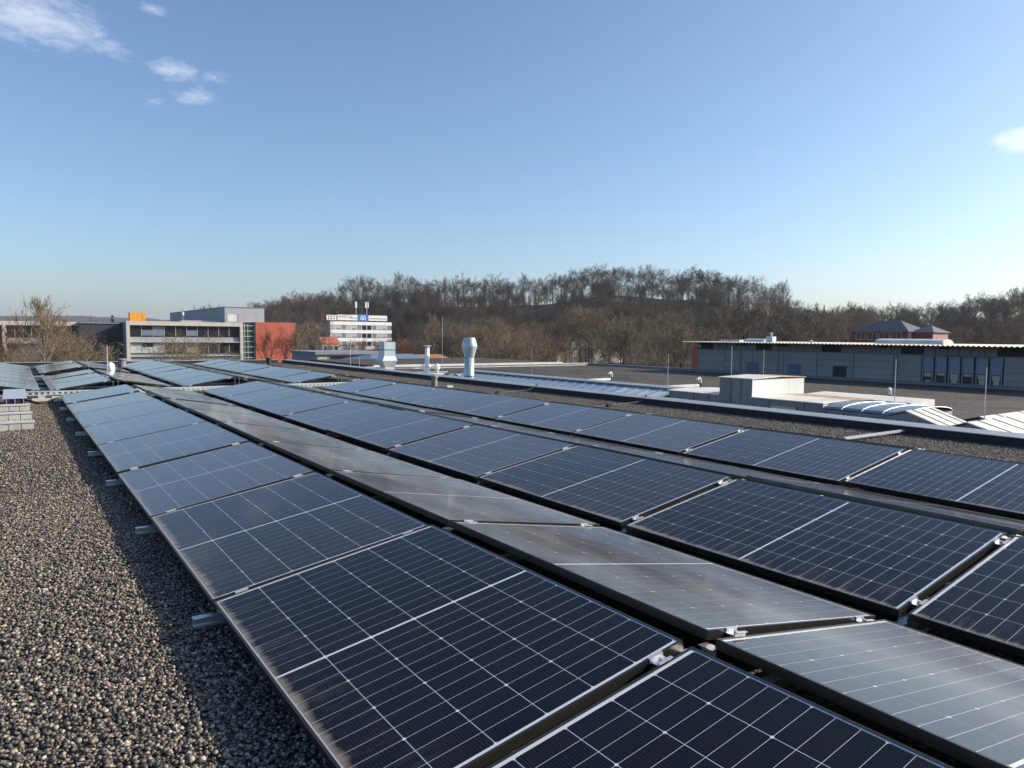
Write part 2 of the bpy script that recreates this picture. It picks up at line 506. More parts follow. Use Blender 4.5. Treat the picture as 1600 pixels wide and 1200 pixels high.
# parapet along the roof edge: dark upstand, grey coping in lengths
pp = empty('parapet', (XR1, 0, 0))
tag(pp, 'low black roof upstand with grey metal coping beside the gravel strip', 'parapet')
MB().prism([(0, -.1), (.32, -.1), (.32, .118), (0, .118)], 'y', YR0, YR1).build('upstand', M['membrane'], pp)
MB().prism([(-.16, 0), (0, 0), (0, .03), (-.03, .035)], 'y', YR0, YR1 - .4).build('flashing', M['membrane'], pp)
yy = YR0
while yy < YR1:
    y2 = min(yy + 3.0, YR1)
    MB().prism([(-.035, .118), (.36, .118), (.36, .142), (-.005, .130), (-.035, .128)], 'y', yy, y2 - .008).build('coping', M['cap'], pp)
    yy += 3.0
pf = empty('parapet', (0, YR1, 0))
tag(pf, 'low dark parapet closing the far end of the gravel roof', 'parapet')
MB().box(XR0, XR1 - .2, -.0, .3, -.1, .11).build('upstand', M['membrane'], pf)
for i in range(8):
    MB().box(XR0 + i * 3, min(XR0 + i * 3 + 2.99, XR1 - .2), -.03, .33, .112, .135).build('coping', M['cap'], pf)

# pebbles: instanced on scattered points
protos = bpy.data.collections.new("pebble_shapes")
for i in range(6):
    bm = bmesh.new()
    bmesh.ops.create_icosphere(bm, subdivisions=1, radius=1.0)
    rr = random.Random(i)
    sx_, sy_, sz_ = rr.uniform(.8, 1.25), rr.uniform(.7, 1.0), rr.uniform(.5, .8)
    for v in bm.verts:
        n_ = 1 + .28 * noise.noise(v.co * 1.3 + Vector((i * 7, 0, 0)))
        v.co = Vector((v.co.x * sx_ * n_, v.co.y * sy_ * n_, v.co.z * sz_ * n_))
    me = bpy.data.meshes.new("pebble"); bm.to_mesh(me); bm.free()
    me.materials.append(M['pebble'])
    me.polygons.foreach_set('use_smooth', [True] * len(me.polygons))
    protos.objects.link(bpy.data.objects.new("pebble_shape", me))
def scatter_tree():
    t = bpy.data.node_groups.new("pebble_scatter", 'GeometryNodeTree')
    t.interface.new_socket("Geometry", in_out='INPUT', socket_type='NodeSocketGeometry')
    t.interface.new_socket("Geometry", in_out='OUTPUT', socket_type='NodeSocketGeometry')
    gi, go = t.nodes.new('NodeGroupInput'), t.nodes.new('NodeGroupOutput')
    ci = t.nodes.new('GeometryNodeCollectionInfo'); ci.inputs['Collection'].default_value = protos
    ci.inputs['Separate Children'].default_value = True; ci.inputs['Reset Children'].default_value = True
    ip = t.nodes.new('GeometryNodeInstanceOnPoints'); ip.inputs['Pick Instance'].default_value = True
    ri = t.nodes.new('FunctionNodeRandomValue'); ri.data_type = 'INT'; ri.inputs[4].default_value = 0; ri.inputs[5].default_value = 5
    rv = t.nodes.new('FunctionNodeRandomValue'); rv.data_type = 'FLOAT_VECTOR'
    rv.inputs[0].default_value = (-.5, -.5, 0); rv.inputs[1].default_value = (.5, .5, 6.28)
    rs_ = t.nodes.new('FunctionNodeRandomValue'); rs_.data_type = 'FLOAT'
    rs_.inputs[2].default_value = .0034; rs_.inputs[3].default_value = .0108
    for n_, sd in ((ri, 1), (rv, 2), (rs_, 3)): n_.inputs['Seed'].default_value = sd
    L_ = t.links.new
    L_(gi.outputs[0], ip.inputs['Points']); L_(ci.outputs[0], ip.inputs['Instance'])
    L_(ri.outputs[2], ip.inputs['Instance Index']); L_(rv.outputs[0], ip.inputs['Rotation']); L_(rs_.outputs[1], ip.inputs['Scale'])
    L_(ip.outputs[0], go.inputs[0])
    return t
SC = scatter_tree()
def scatter(name, rects, label):
    rr = random.Random(11); pts = []
    for x0, x1, y0, y1, dens in rects:
        for _ in range(int((x1 - x0) * (y1 - y0) * dens)):
            pts.append((rr.uniform(x0, x1), rr.uniform(y0, y1), rr.choice((.002, .006, .012)) + rr.uniform(-.002, .003)))
    me = bpy.data.meshes.new(name); me.from_pydata(pts, [], []); me.materials.append(M['pebble'])
    o = link_mesh(name, me)
    md = o.modifiers.new("scatter", 'NODES'); md.node_group = SC
    tag(o, label, 'gravel', kind='stuff')
scatter('gravel', [(-1.2, .35, 1.1, 7, 8600), (-1.2, .25, 7, 16.4, 3000), (-1.9, 8, 16.4, 17.6, 1100)], 'loose grey and tan pebbles beside the solar panels')
scatter('gravel', [(7.3, 9.58, 1.5, 12, 1700), (7.3, 9.58, 12, 30, 900)], 'strip of dark pebbles between the last panels and the parapet')

# ------------------------------------------------------------------ solar panels
NX, NY = 6, 24
CWD, CLN = .1806, .0691
GX, GY, MID = .0031, .0019, .013
x_m = (W - (NX * CWD + (NX - 1) * GX)) / 2
y_m = (L - (NY * CLN + (NY - 2) * GY + MID)) / 2
cell_pos = []
for i in range(NX):
    for j in range(NY):
        x = x_m + i * (CWD + GX)
        y = y_m + j * (CLN + GY) + ((MID - GY) if j >= NY // 2 else 0)
        cell_pos.append((x, y, j % 3))
CH = .0058
def cell_poly(kind):
    a, b = CWD, CLN
    if kind == 0: return [(CH, 0), (a - CH, 0), (a, CH), (a, b), (0, b), (0, CH)]
    if kind == 2: return [(0, 0), (a, 0), (a, b - CH), (a - CH, b), (CH, b), (0, b - CH)]
    return [(0, 0), (a, 0), (a, b), (0, b)]
ZC = .0004
cell_me = []
for k in range(3):
    mb = MB(); po = cell_poly(k)
    mb.add([(x, y, ZC) for x, y in po] + [(x, y, .0001) for x, y in po],
           [tuple(range(len(po)))] + [(i, i + len(po), (i + 1) % len(po) + len(po), (i + 1) % len(po)) for i in range(len(po))])
    cell_me.append(mb.mesh('cell', M['cell']))
mb = MB()
for x, y, k in cell_pos:
    po = cell_poly(k); mb.add([(x + a, y + b, ZC) for a, b in po], [tuple(range(len(po)))])
grid_me = mb.mesh('cell_grid', M['cell'])
mb = MB(); lip, fh = .010, .032
for (x0, x1, y0, y1) in ((0, lip, 0, L), (W - lip, W, 0, L), (lip, W - lip, 0, lip), (lip, W - lip, L - lip, L)):
    mb.box(x0, x1, y0, y1, -fh, .0026)
for (x0, x1, y0, y1) in ((lip, .03, lip, L - lip), (W - .03, W - lip, lip, L - lip)):
    mb.box(x0, x1, y0, y1, -fh, -fh + .002)
frame_me = mb.mesh('frame', M['frame'])
back_me = MB().box(lip, W - lip, lip, L - lip, -.006, 0).mesh('backsheet', M['backsheet'])
# clamp bridging the gap to the next panel: two wings, channel, bolt
gap = PITCH - L
mb = MB()
mb.box(-.030, .030, -.009, .0, .0028, .0055).box(-.030, .030, gap, gap + .009, .0028, .0055)
mb.box(-.030, .030, -.001, .003, -.012, .0055).box(-.030, .030, gap - .003, gap + .001, -.012, .0055)
mb.box(-.024, .030, .003, gap - .003, -.0125, -.009)
mb.tube((0, gap / 2, -.009), (0, gap / 2, .003), .0075, n=6)
clamp_me = mb.mesh('clamp', M['alu_bright'])

def face_x(face):           # low edge X and direction of the slope upward
    row = (face - 1) // 2
    if face % 2 == 1: return row * PER, 1
    return row * PER + 2 * CW + GR, -1
def add_panel(face, y0, label, group, near, extra_dx=0.0, dz=0.0):
    xl, s = face_x(face)
    jr = random.Random(face * 100 + int(y0 * 10))
    t = TILT + R(jr.uniform(-.4, .4))
    zj = jr.uniform(-.005, .005)
    if s == 1: o = empty('solar_panel', (xl + extra_dx, y0, ZL + dz + zj), (R(jr.uniform(-.22, .22)), -t, 0))
    else: o = empty('solar_panel', (xl + extra_dx, y0 + L, ZL + dz + zj), (R(jr.uniform(-.22, .22)), -t, math.pi))
    tag(o, label, 'solar panel', group)
    par = 0 if s == 1 else 1
    link_mesh('frame', frame_me, o)
    link_mesh('backsheet', back_me, o).pass_index = par
    if near:
        for x, y, k in cell_pos: link_mesh('cell', cell_me[k], o, (x, y, 0)).pass_index = par
    else:
        c_ = link_mesh('cell_grid', grid_me, o); c_["kind"] = "stuff"; c_.pass_index = par
    # clamps sit in the gap toward the camera (lower Y) end
    for cx in (.135, 1.005):
        if s == 1: link_mesh('clamp', clamp_me, o, (cx, -gap, 0))
        else: link_mesh('clamp', clamp_me, o, (cx, L, 0))
    return o
NEARY = 1.60
slope_words = {1: 'first', 2: 'second', 3: 'third', 4: 'fourth', 5: 'fifth', 6: 'sixth'}
first_k = {1: -1, 2: -1, 3: -1, 4: -1, 5: -1, 6: -1}
for face in range(1, 7):
    drift = -.017 * ((face - 1) // 2)
    for k in range(first_k[face], 8):
        y0 = NEARY + drift + k * PITCH
        xl, s = face_x(face)
        cx = xl + s * CW / 2
        dist = math.hypot(cx - CAMLOC.x, y0 + L / 2)
        look = 'dark blue' if face % 2 == 1 else 'greyish filmed'
        if face in (3, 5): look = 'slate blue'
        if face == 4: look = 'grey narrow looking'
        if face == 6: look = 'hidden far side'
        o = add_panel(face, y0, f"{look} near array solar panel, {ordinal(7 - k)} from the tray, {slope_words[face]} slope from gravel",
                      'solar panels of the near array', dist < 4.9 and face < 5)
FARY = 17.62
far_faces = [(0, range(7)), (1, (0, 1, 2, 4, 5, 6)), (2, (0, 1, 2, 4, 5, 6)), (3, range(7)), (4, range(7)), (5, range(7)), (6, range(7))]
far_words = {0: 'outermost', 1: 'first', 2: 'second', 3: 'third', 4: 'fourth', 5: 'fifth', 6: 'sixth'}
for face, ks in far_faces:
    for k in ks:
        dx = -.09 if face < 3 else -.06
        fname = "slope at the picture's edge" if face == 0 else f"{far_words[face]} full slope"
        if face == 0:
            # slope of the row one step further out
            o = add_panel(2, FARY + k * PITCH, f"sky reflecting far array panel, {ordinal(k)} from the tray, slope at the picture edge",
                          'solar panels of the far array', False, extra_dx=-PER + dx)
        else:
            o = add_panel(face, FARY + k * PITCH, f"sky reflecting panel of the far array, {ordinal(k)} place from the tray, {far_words[face]} slope",
                          'solar panels of the far array', False, extra_dx=dx)

# rails across the rows under every panel joint
def add_rail(y, x0, x1, label, group, ridges, lows, proud=True):
    o = empty('mounting_rail', (x0, y, 0))
    tag(o, label, 'rail', group)
    Lr = x1 - x0
    MB().prism([(-.022, .018), (.022, .018), (.022, .03), (.012, .03), (.012, .055), (.022, .055), (.022, .062), (-.022, .062), (-.022, .055), (-.012, .055), (-.012, .03), (-.022, .03)],
               'x', 0, Lr).build('profile', M['alu'], o)
    MB().box(.02, Lr - .02, -.06, .06, .004, .017).build('rubber_mat', M['black'], o)
    for rx in ridges:
        for q in (-1, 1):
            MB().box(rx + q * .048 - .003, rx + q * .048 + .003, -.03, .03, .062, .272).box(rx + q * .048 - .02, rx + q * .048 + .02, -.03, .03, .272, .276).build('ridge_bracket', M['alu'], o, (-x0, 0, 0))
    for lx in lows:
        MB().box(lx - .03, lx + .03, -.02, .02, .062, .086).build('low_foot', M['alu'], o, (-x0, 0, 0))
ridges = [i * PER + CW + GR / 2 for i in range(3)]
lows = [0.06, 2 * CW + GR - .06, PER + .06, PER + 2 * CW + GR - .06, 2 * PER + .06, 2 * PER + 2 * CW + GR - .06]
for k in range(-1, 9):
    y = NEARY + k * PITCH - gap / 2
    add_rail(y, -.085, 3 * PER - GV + .1, f"aluminium rail poking out under the near array, {ordinal(8 - k)} from the cable tray", 'rails under the near array', ridges, lows)
for k in range(0, 8):
    y = FARY + k * PITCH - gap / 2
    add_rail(y, -PER + .1, 3 * PER - GV + .05, f"aluminium rail under the far array, {ordinal(k)} from the cable tray", 'rails under the far array',
             [r_ - .08 for r_ in ridges], [l_ - .08 for l_ in lows])

# cable tray between the two arrays
ct = empty('cable_tray', (-.62, 16.95, 0))
tag(ct, 'perforated galvanised cable tray running between the two panel arrays', 'cable tray')
TL = 7.0
MB().box(0, TL, 0, .2, .072, .075).build('floor', M['galv_light'], ct)
for yq in (0, .198):
    sd = MB().box(0, TL, yq, yq + .002, .075, .088).box(0, TL, yq, yq + .002, .128, .142)
    n_ = int(TL / .1)
    for i in range(n_): sd.box(i * .1, i * .1 + .045, yq, yq + .002, .088, .128)
    sd.build('side', M['galv_light'], ct)
for i in range(8):
    MB().box(.3 + i * .9, .42 + i * .9, -.02, .22, .0, .07).build('support_block', M['concrete'], ct)
cv = MB()
for q in range(3):
    cv.path([(TL * i / 24, .05 + .05 * q + .012 * math.sin(i * 1.3 + q), .083) for i in range(25)], .007, 5)
cv.build('cable', M['black'], ct)
MB().box(-.02, .55, -.01, .21, .143, .147).build('lid', M['alu_bright'], ct)

# ballast block rows and the metal cable box beside them
def ballast(y, label, n=5, xr=-.50):
    o = empty('ballast_row', (xr, y, 0)); tag(o, label, 'ballast', 'rows of ballast blocks at the edge of the picture')
    for i in range(n):
        bm_ = MB(); x1 = -i * .145
        a, b, c, d = x1 - .135, x1, -.08, .08
        bm_.prism([(a + .006, .0), (b - .006, .0), (b, .01), (b, .085), (b - .008, .095), (a + .008, .095), (a, .085), (a, .01)], 'y', c, d)
        bm_.build('concrete_block', M['concrete'], o)
    MB().prism([(-.09, .098), (.09, .098), (.09, .118), (.084, .118), (.084, .103), (-.084, .103), (-.084, .118), (-.09, .118)], 'x', -n * .145 - .05, .015).build('rail', M['alu_bright'], o)
ballast(11.75, 'pale concrete ballast blocks under a bright rail, nearest of three rows')
ballast(13.05, 'pale concrete ballast blocks under a bright rail, middle of three rows')
ballast(14.5, 'concrete ballast blocks directly below the slanted metal box')
bx_ = empty('cable_box', (-.87, 14.75, 0)); tag(bx_, 'metal cable box with pale blue slanted lid above the ballast blocks', 'box')
MB().prism([(.02, .1), (1.55, .1), (1.55, .24), (.02, .19)], 'x', .02, .31).build('body', M['black'], bx_)
MB().prism([(0, .193), (1.6, .245), (1.6, .252), (0, .2)], 'x', 0, .34).build('lid', M['alu_bright'], bx_)
for xx in (.05, .17, .29):
    MB().box(xx - .006, xx + .006, .0, .02, .05, .19).build('post', M['alu'], bx_)
# black corrugated hose loop
hs = MB(); pts = []
for i in range(30):
    t = i / 29
    pts.append((-.62 + .62 * t, 16.4 - .75 * math.sin(t * math.pi) ** .8, .04 + .02 * math.sin(t * 9)))
hs.path(pts, .022, 8)
tag(hs.build('hose', M['black']), 'black corrugated cable hose looping beside the first panel row', 'hose')
for (x_, y_, nm) in ((-.28, 16.35, 'pale paving slab piece lying by the black hose loop'), (.05, 16.75, 'pale concrete block standing under the cable tray')):
    tag(MB().prism([(-.16, 0), (.16, 0), (.155, .05), (-.15, .055)], 'y', -.1, .1).build('paving_block', M['concrete_lit'], None, (x_, y_, 0)), nm, 'block')
# loose black cables near the tray end
lc = MB()
rr = random.Random(5)
for q in range(7):
    x, y = rr.uniform(6.1, 6.7), rr.uniform(16.9, 17.4)
    pl = [(x, y, .04)]
    for i in range(9):
        x += rr.uniform(-.05, .13); y += rr.uniform(-.09, .09); pl.append((x, y, .03 + abs(rr.gauss(0, .06))))
    lc.path(pl, .018, 5)
tag(lc.build('cable_bundle', M['black']), 'tangle of black cables at the end of the cable tray', 'cables')

# vents standing on our roof
def vent(name, x, y, r_, h, mat, label, cat, cap=None, z0=0.0):
    o = empty(name, (x, y, z0)); tag(o, label, cat)
    MB().lathe([(r_ * 1.25, 0), (r_ * 1.25, .03), (r_, .04), (r_, h)], 0, 0).build('pipe', mat, o, smooth=False)
    if cap == 'dome':
        MB().lathe([(r_ * 1.15, h - .04), (r_ * 1.7, h), (r_ * 1.75, h + .12), (r_ * 1.5, h + .2), (r_ * .8, h + .25), (.01, h + .265)], 0, 0).build('hood', M['white'], o, smooth=True)
    elif cap == 'flat':
        MB().lathe([(r_ * 1.15, h + .004), (r_ * 1.3, h + .02), (r_ * 1.3, h + .06), (r_ * .9, h + .085)], 0, 0).build('cap', mat, o)
    return o
vent('roof_vent', 1.62, 23.75, .065, .2, M['white'], 'white domed roof vent rising between the far panels', 'vent', 'dome')
vent('vent_pipe', 2.42, 28.3, .13, .34, M['fascia'], 'short grey vent pipe standing among the far panels', 'vent', 'flat')
vent('vent_pipe', 8.1, 16.1, .075, .24, M['fascia'], 'stubby dark vent pipe on the gravel strip by the parapet', 'vent', 'flat')
vent('vent_pipe', 8.3, 31.2, .1, .22, M['black'], 'small black vent pipe at the far corner of the roof', 'vent', 'flat')
tag(MB().prism([(-.09, 0), (.09, 0), (.085, .06), (-.085, .06)], 'y', -.06, .06).build('paving_block', M['concrete_lit'], None, (8.42, 15.9, 0)), 'pale block lying beside the stubby dark vent pipe', 'block')
MBr = MB().tube((0, 0, 0), (0, 0, .95), .008, .005, 6)
rod_me = MBr.mesh('rod', M['alu'])
def light_rod(x, y, z0, h, label):
    o = empty('lightning_rod', (x, y, z0)); tag(o, label, 'lightning rod', 'lightning rods')
    MB().tube((0, 0, .06), (0, 0, h), .014, .009, 8).build('rod', M['alu'], o)
    MB().lathe([(.14, 0), (.15, .02), (.14, .06), (.03, .075)], 0, 0, 12).build('base', M['concrete'], o)
light_rod(1.50, 23.3, 0, .95, 'thin lightning rod beside the white domed roof vent')
# bars and wire across the gravel strip
br = empty('aluminium_bar', (8.05, 5.07, .045)); tag(br, 'bright aluminium bar lying across the gravel toward the parapet', 'bar')
MB().box(0, 1.5, -.018, .018, 0, .03).build('profile', M['alu_bright'], br)
MB().box(1.5, 1.53, -.014, .014, .004, .026).build('end_cap', M['black'], br)
for (x_, y_, l_, nm) in ((8.15, 13.7, 1.3, 'grey lightning wire with clamp by the silver chimney'), (8.3, 10.1, 1.2, 'grey lightning wire crossing the gravel before the blue skylight')):
    w_ = empty('earth_wire', (x_, y_, .03)); tag(w_, nm, 'wire')
    MB().path([(0, 0, 0), (l_ * .55, .04, .012), (l_, .1, .03), (l_ + .16, .12, .125), (l_ + .4, .16, .13)], .004, 5).build('wire', M['fascia'], w_)
    MB().box(l_ + .2, l_ + .26, .11, .16, .112, .15).build('holder', M['galv'], w_)
    MB().box(.25, .34, -.03, .05, -.028, .03).build('weight', M['black'], w_)

# ------------------------------------------------------------------ lower roofs beside our building
ZR = -1.66
lr = empty('annex_roof', (0, 0, 0)); tag(lr, 'wide lower flat roof with dark gravel beyond the parapet', 'roof')
MB().box(10.1, 49.3, -6, 57.5, -6.2, ZR).build('deck', M['bitumen'], lr)
MB().box(49.3, 49.6, -6, 57.8, -6.2, ZR + .16).build('upstand', M['concrete_dark'], lr)
MB().box(49.22, 49.68, -6, 57.8, ZR + .162, ZR + .20).build('coping', M['blue_frame'], lr)
MB().box(10.1, 49.2, 57.5, 57.8, -6.2, ZR + .18).build('upstand', M['white_dirty'], lr)
MB().box(10.1, 49.2, 57.4, 57.9, ZR + .182, ZR + .23).build('coping', M['white_dirty'], lr)
# white pipes with gooseneck hoods on the lower roof
def goose(x0, y0, x1, y1, label):
    o = empty('roof_pipe', (x0, y0, ZR)); tag(o, label, 'pipe', 'pale pipes on the lower roof')
    dx, dy = x1 - x0, y1 - y0
    ln_ = math.hypot(dx, dy); d = Vector((dx / ln_, dy / ln_, 0)); nrm = Vector((-d.y, d.x, 0))
    MB().add([tuple(nrm * s_ * .14 + d * t_ * ln_ + Vector((0, 0, z_))) for t_ in (0, 1) for s_, z_ in ((-1, .16), (1, .16), (1, .30), (-1, .30))],
             [(0, 1, 2, 3), (4, 7, 6, 5), (0, 4, 5, 1), (1, 5, 6, 2), (2, 6, 7, 3), (3, 7, 4, 0)]).build('duct', M['white_dirty'], o)
    for i in range(5):
        c = d * (ln_ * (i + .5) / 5)
        MB().box(c.x - .08, c.x + .08, c.y - .1, c.y + .1, 0, .16).build('support', M['concrete'], o)
    e = d * (ln_ + .25)
    MB().lathe([(.07, .0), (.07, .4)], e.x, e.y, 12).build('neck', M['black'], o)
    pts = [e + Vector((0, 0, .36)), e + Vector((0, 0, .52)), e - d * .06 + Vector((0, 0, .62)), e - d * .18 + Vector((0, 0, .65)), e - d * .3 + Vector((0, 0, .57))]
    MB().path(pts, .085, 10).build('hood', M['white_dirty'], o)
goose(23.5, 33.5, 31.5, 35.0, 'pale duct with white gooseneck hood, nearer the trees of two')
goose(24.0, 27.5, 32.0, 28.0, 'pale duct with white gooseneck hood, nearer the metal boxes of two')
goose(29.0, 16.0, 33.6, 17.7, 'pale duct ending in a gooseneck hood below the long hall')
for (x0, y0, x1, y1, nm) in ((19.5, 27.5, 24.5, 12.0, 'long pale conduit on the lower roof behind the skylight'), (20.5, 12.5, 26, 4.0, 'long pale conduit on the lower roof before the hall windows'),
                             (25, 9, 40, 11.5, 'thin pale conduit crossing the dark roof toward the hall'), (33, 27, 42, 31, 'short pale conduit behind the tall metal box')):
    o = empty('conduit', (x0, y0, ZR)); tag(o, nm, 'conduit')
    MB().tube((0, 0, .22), (x1 - x0, y1 - y0, .22), .045, n=6).build('pipe', M['white_dirty'], o)
    n_ = 7
    for i in range(n_):
        cx, cy = (x1 - x0) * (i + .5) / n_, (y1 - y0) * (i + .5) / n_
        MB().box(cx - .1, cx + .1, cy - .1, cy + .1, 0, .176).build('support', M['concrete'], o)
light_rod(18.6, 17.9, ZR, 2.4, 'lightning rod behind the end of the blue skylight')
light_rod(18.3, 14.9, ZR, 2.75, 'tallest lightning rod, in front of the tall metal box')
light_rod(21.5, 16.0, ZR, 2.6, 'lightning rod behind the tall metal box')
light_rod(17.4, 9.2, ZR, 2.5, 'lightning rod beside the gooseneck pipe below the hall')
light_rod(15.6, 6.45, ZR, 2.45, 'lightning rod between the white shed roofs')
light_rod(24.0, 44.0, ZR, 4.3, 'tall thin lightning rod just behind the silver chimney')
light_rod(27.0, 37.5, ZR, 2.3, 'thin lightning rod behind the blue skylight, before the trees')
light_rod(13.2, 33.0, ZR, 1.9, 'thin lightning rod between the duct tower and the white pipe')
light_rod(10.9, 28.5, ZR, 2.6, 'thin lightning rod just before the square duct tower')

# blue ribbed skylight strip
sk = empty('skylight', (15.0, 16.6, 0)); tag(sk, 'long blue ribbed lean-to skylight behind the parapet', 'skylight')
SL = 13.6; sz0, sz1, sxw = -1.05, -.44, 2.72
MB().prism([(2.72, -1.66), (3.1, -1.66), (3.1, -.42), (2.72, -.42)], 'y', -.2, SL + .2).build('upstand', M['fascia'], sk)
MB().prism([(2.66, -.418), (3.18, -.418), (3.18, -.36), (2.66, -.385)], 'y', -.2, SL + .2).build('coping', M['cap'], sk)
MB().prism([(-.1, -1.66), (.0, -1.66), (.0, -1.07), (-.1, -1.07)], 'y', -.2, SL + .2).build('curb', M['galv'], sk)
npn = 24
for i in range(npn):
    y0, y1 = SL * i / npn + .02, SL * (i + 1) / npn - .02
    MB().add([(0, y0, sz0), (sxw, y0, sz1), (sxw, y1, sz1), (0, y1, sz0), (0, y0, sz0 - .02), (sxw, y0, sz1 - .02), (sxw, y1, sz1 - .02), (0, y1, sz0 - .02)],
             [(0, 1, 2, 3), (4, 7, 6, 5), (0, 4, 5, 1), (1, 5, 6, 2), (2, 6, 7, 3), (3, 7, 4, 0)]).build('pane', M['glass_pale'] if i < 4 else M['glass_blue'], sk)
for i in range(npn + 1):
    y = SL * i / npn
    MB().add([(-.02, y - .022, sz0 - .02), (sxw, y - .022, sz1 - .02), (sxw, y + .022, sz1 - .02), (-.02, y + .022, sz0 - .02),
              (-.02, y - .022, sz0 + .035), (sxw, y - .022, sz1 + .035), (sxw, y + .022, sz1 + .035), (-.02, y + .022, sz0 + .035)],
             [(0, 3, 2, 1), (4, 5, 6, 7), (0, 1, 5, 4), (1, 2, 6, 5), (2, 3, 7, 6), (3, 0, 4, 7)]).build('rib', M['metal_blue'], sk)

# galvanised duct boxes
def duct_box(x0, x1, y0, y1, z1, label, mat_side='galv', seams=(), doors=(), rust=False, over=.04):
    o = empty('duct_box', (x0, y0, ZR)); tag(o, label, 'duct box', 'galvanised duct boxes behind the parapet')
    w, l_, h = x1 - x0, y1 - y0, z1 - ZR
    MB().box(0, w, 0, l_, 0, h).build('casing', M[mat_side], o)
    hw = w * .5
    MB().prism([(-over, h + .003), (hw, h + .04), (hw, h + .06), (-over, h + .023)], 'y', -over, l_ + over).build('roof_sheet', M['galv_roof'], o)
    MB().prism([(hw + .004, h + .04), (w + over, h + .003), (w + over, h + .023), (hw + .004, h + .06)], 'y', -over, l_ + over).build('roof_sheet', M['rust'] if rust else M['galv_roof'], o)
    for s_ in seams:
        MB().box(-.018, -.001, s_ * l_ - .02, s_ * l_ + .02, 0, h - .01).build('seam', M['galv'], o)
    for (a, b, c, d) in doors:
        dr = MB().box(-.022, -.001, a * l_, b * l_, c * h, d * h).build('door', M['galv_light'], o)
        MB().box(-.045, -.023, a * l_ + .05, a * l_ + .08, (c + d) / 2 * h - .06, (c + d) / 2 * h + .06).build('handle', M['black'], dr)
        MB().box(-.06, -.023, a * l_ - .02, b * l_ + .02, d * h, d * h + .03).build('rain_lip', M['cap'], dr)
    MB().box(.01, w - .01, -.014, -.001, .02, h - .02).build('sunlit_end_panel', M['galv_light'], o)  # paler sheet on the sun side, sunlight put into its colour
    return o
duct_box(15.0, 17.3, 11.66, 12.68, .27, 'tall galvanised duct box with rusty lid, highest of the group', seams=(.33, .66), doors=((.05, .3, .45, .62), (.7, .97, .4, .6)), rust=True)
duct_box(15.0, 17.0, 12.72, 14.5, -.21, 'low duct box with pale lid next to the blue skylight', seams=(.5, .2), doors=((.6, .92, .5, .85),))
duct_box(15.0, 17.2, 9.66, 11.62, -.20, 'low duct box with rust streaked lid before the tall box', seams=(.25, .75), doors=((.35, .7, .5, .88),), rust=True)
tag(MB().prism([(17.22, -.42), (18.4, -.42), (18.4, -.16), (17.22, -.2)], 'y', 8.7, 11.7).build('roof_plate', M['galv_roof']), 'pale flat sheet cover stretching behind the low duct boxes', 'cover')
# barrel roof with blue sheets
ba = empty('barrel_roof', (15.0, 7.75, ZR)); tag(ba, 'low curved shed roof of blue sheets with pale seams', 'shed')
prof = []
for i in range(9):
    t = i / 8
    prof.append((1.1 - 1.1 * math.cos(t * math.pi), 1.36 + .13 * math.sin(t * math.pi)))
MB().box(0.01, 2.19, 0, 1.9, 0, 1.355).build('wall', M['galv'], ba)
for j in range(4):
    y0, y1 = j * .48 + .012, (j + 1) * .48 - .012
    vs_ = [(x, y0, z) for x, z in prof] + [(x, y1, z) for x, z in prof]
    n_ = len(prof)
    MB().add(vs_ + [(x, y, z - .02) for x, y, z in vs_], [(i, i + 1, n_ + i + 1, n_ + i) for i in range(n_ - 1)] + [(2 * n_, 3 * n_, n_, 0), (0, n_, 3 * n_, 2 * n_)]).build('sheet', M['glass_sheet'], ba, smooth=False)
for j in range(5):
    MB().path([(x, j * .48, z + .006) for x, z in prof], .010, 5).build('seam', M['galv_light'], ba)
for j in range(5):
    MB().box(-.02, -.001, j * .45 + .02, j * .45 + .05, .2, 1.3).build('batten', M['galv'], ba)
# gabled cross sheds with white lit slopes
def gable(x0, x1, yl, yp, yr, zl, zp, zr, label, ribs):
    o = empty('gable_shed', (x0, yp, ZR)); tag(o, label, 'shed', 'small gabled sheds behind the parapet')
    a, b, c = yl - yp, 0, yr - yp
    Zl, Zp, Zr = zl - ZR, zp - ZR, zr - ZR
    MB().prism([(c, 0), (a, 0), (a, Zl - .02), (b, Zp - .02), (c, Zr - .02)], 'x', 0, x1 - x0).build('wall', M['galv'], o)
    for (p, q, zq, mat) in ((a, b, Zl, 'glass_sheet'), (c, b, Zr, 'galv_roof')):
        s_ = MB(); y_o, z_o = p + (p - b) * .05, zq - (Zp - zq) * .05
        s_.add([(-.06, y_o, z_o), (x1 - x0 + .05, y_o, z_o), (x1 - x0 + .05, b, Zp), (-.06, b, Zp), (-.06, y_o, z_o + .025), (x1 - x0 + .05, y_o, z_o + .025), (x1 - x0 + .05, b, Zp + .025), (-.06, b, Zp + .025)],
               [(0, 3, 2, 1), (4, 5, 6, 7), (0, 1, 5, 4), (1, 2, 6, 5), (2, 3, 7, 6), (3, 0, 4, 7)])
        s_.build('roof_slope', M[mat], o)
        if mat == 'galv_roof':
            for k in range(ribs):
                xx = (x1 - x0) * (k + .6) / ribs
                MB().tube((xx, y_o * .97, z_o + .035), (xx, 0.0, Zp + .03), .009, n=5).build('rib', M['membrane'], o)
    MB().box(-.012, -.001, (a + b) / 2 - .12, (a + b) / 2 + .1, Zl - .3, Zl - .1).build('vent_grille', M['black'], o)
gable(14.0, 15.05, 7.72, 7.22, 6.48, -.25, -.10, -.36, 'gabled shed with white sunlit slope, farther of two', 3)
gable(14.0, 15.9, 6.42, 6.08, 5.3, -.34, -.215, -.44, 'gabled shed with white sunlit slope, nearer of two', 3)
gable(16.2, 18.6, 7.6, 6.75, 5.9, -.55, -.30, -.56, 'small grey gable end between the two white sheds', 2)
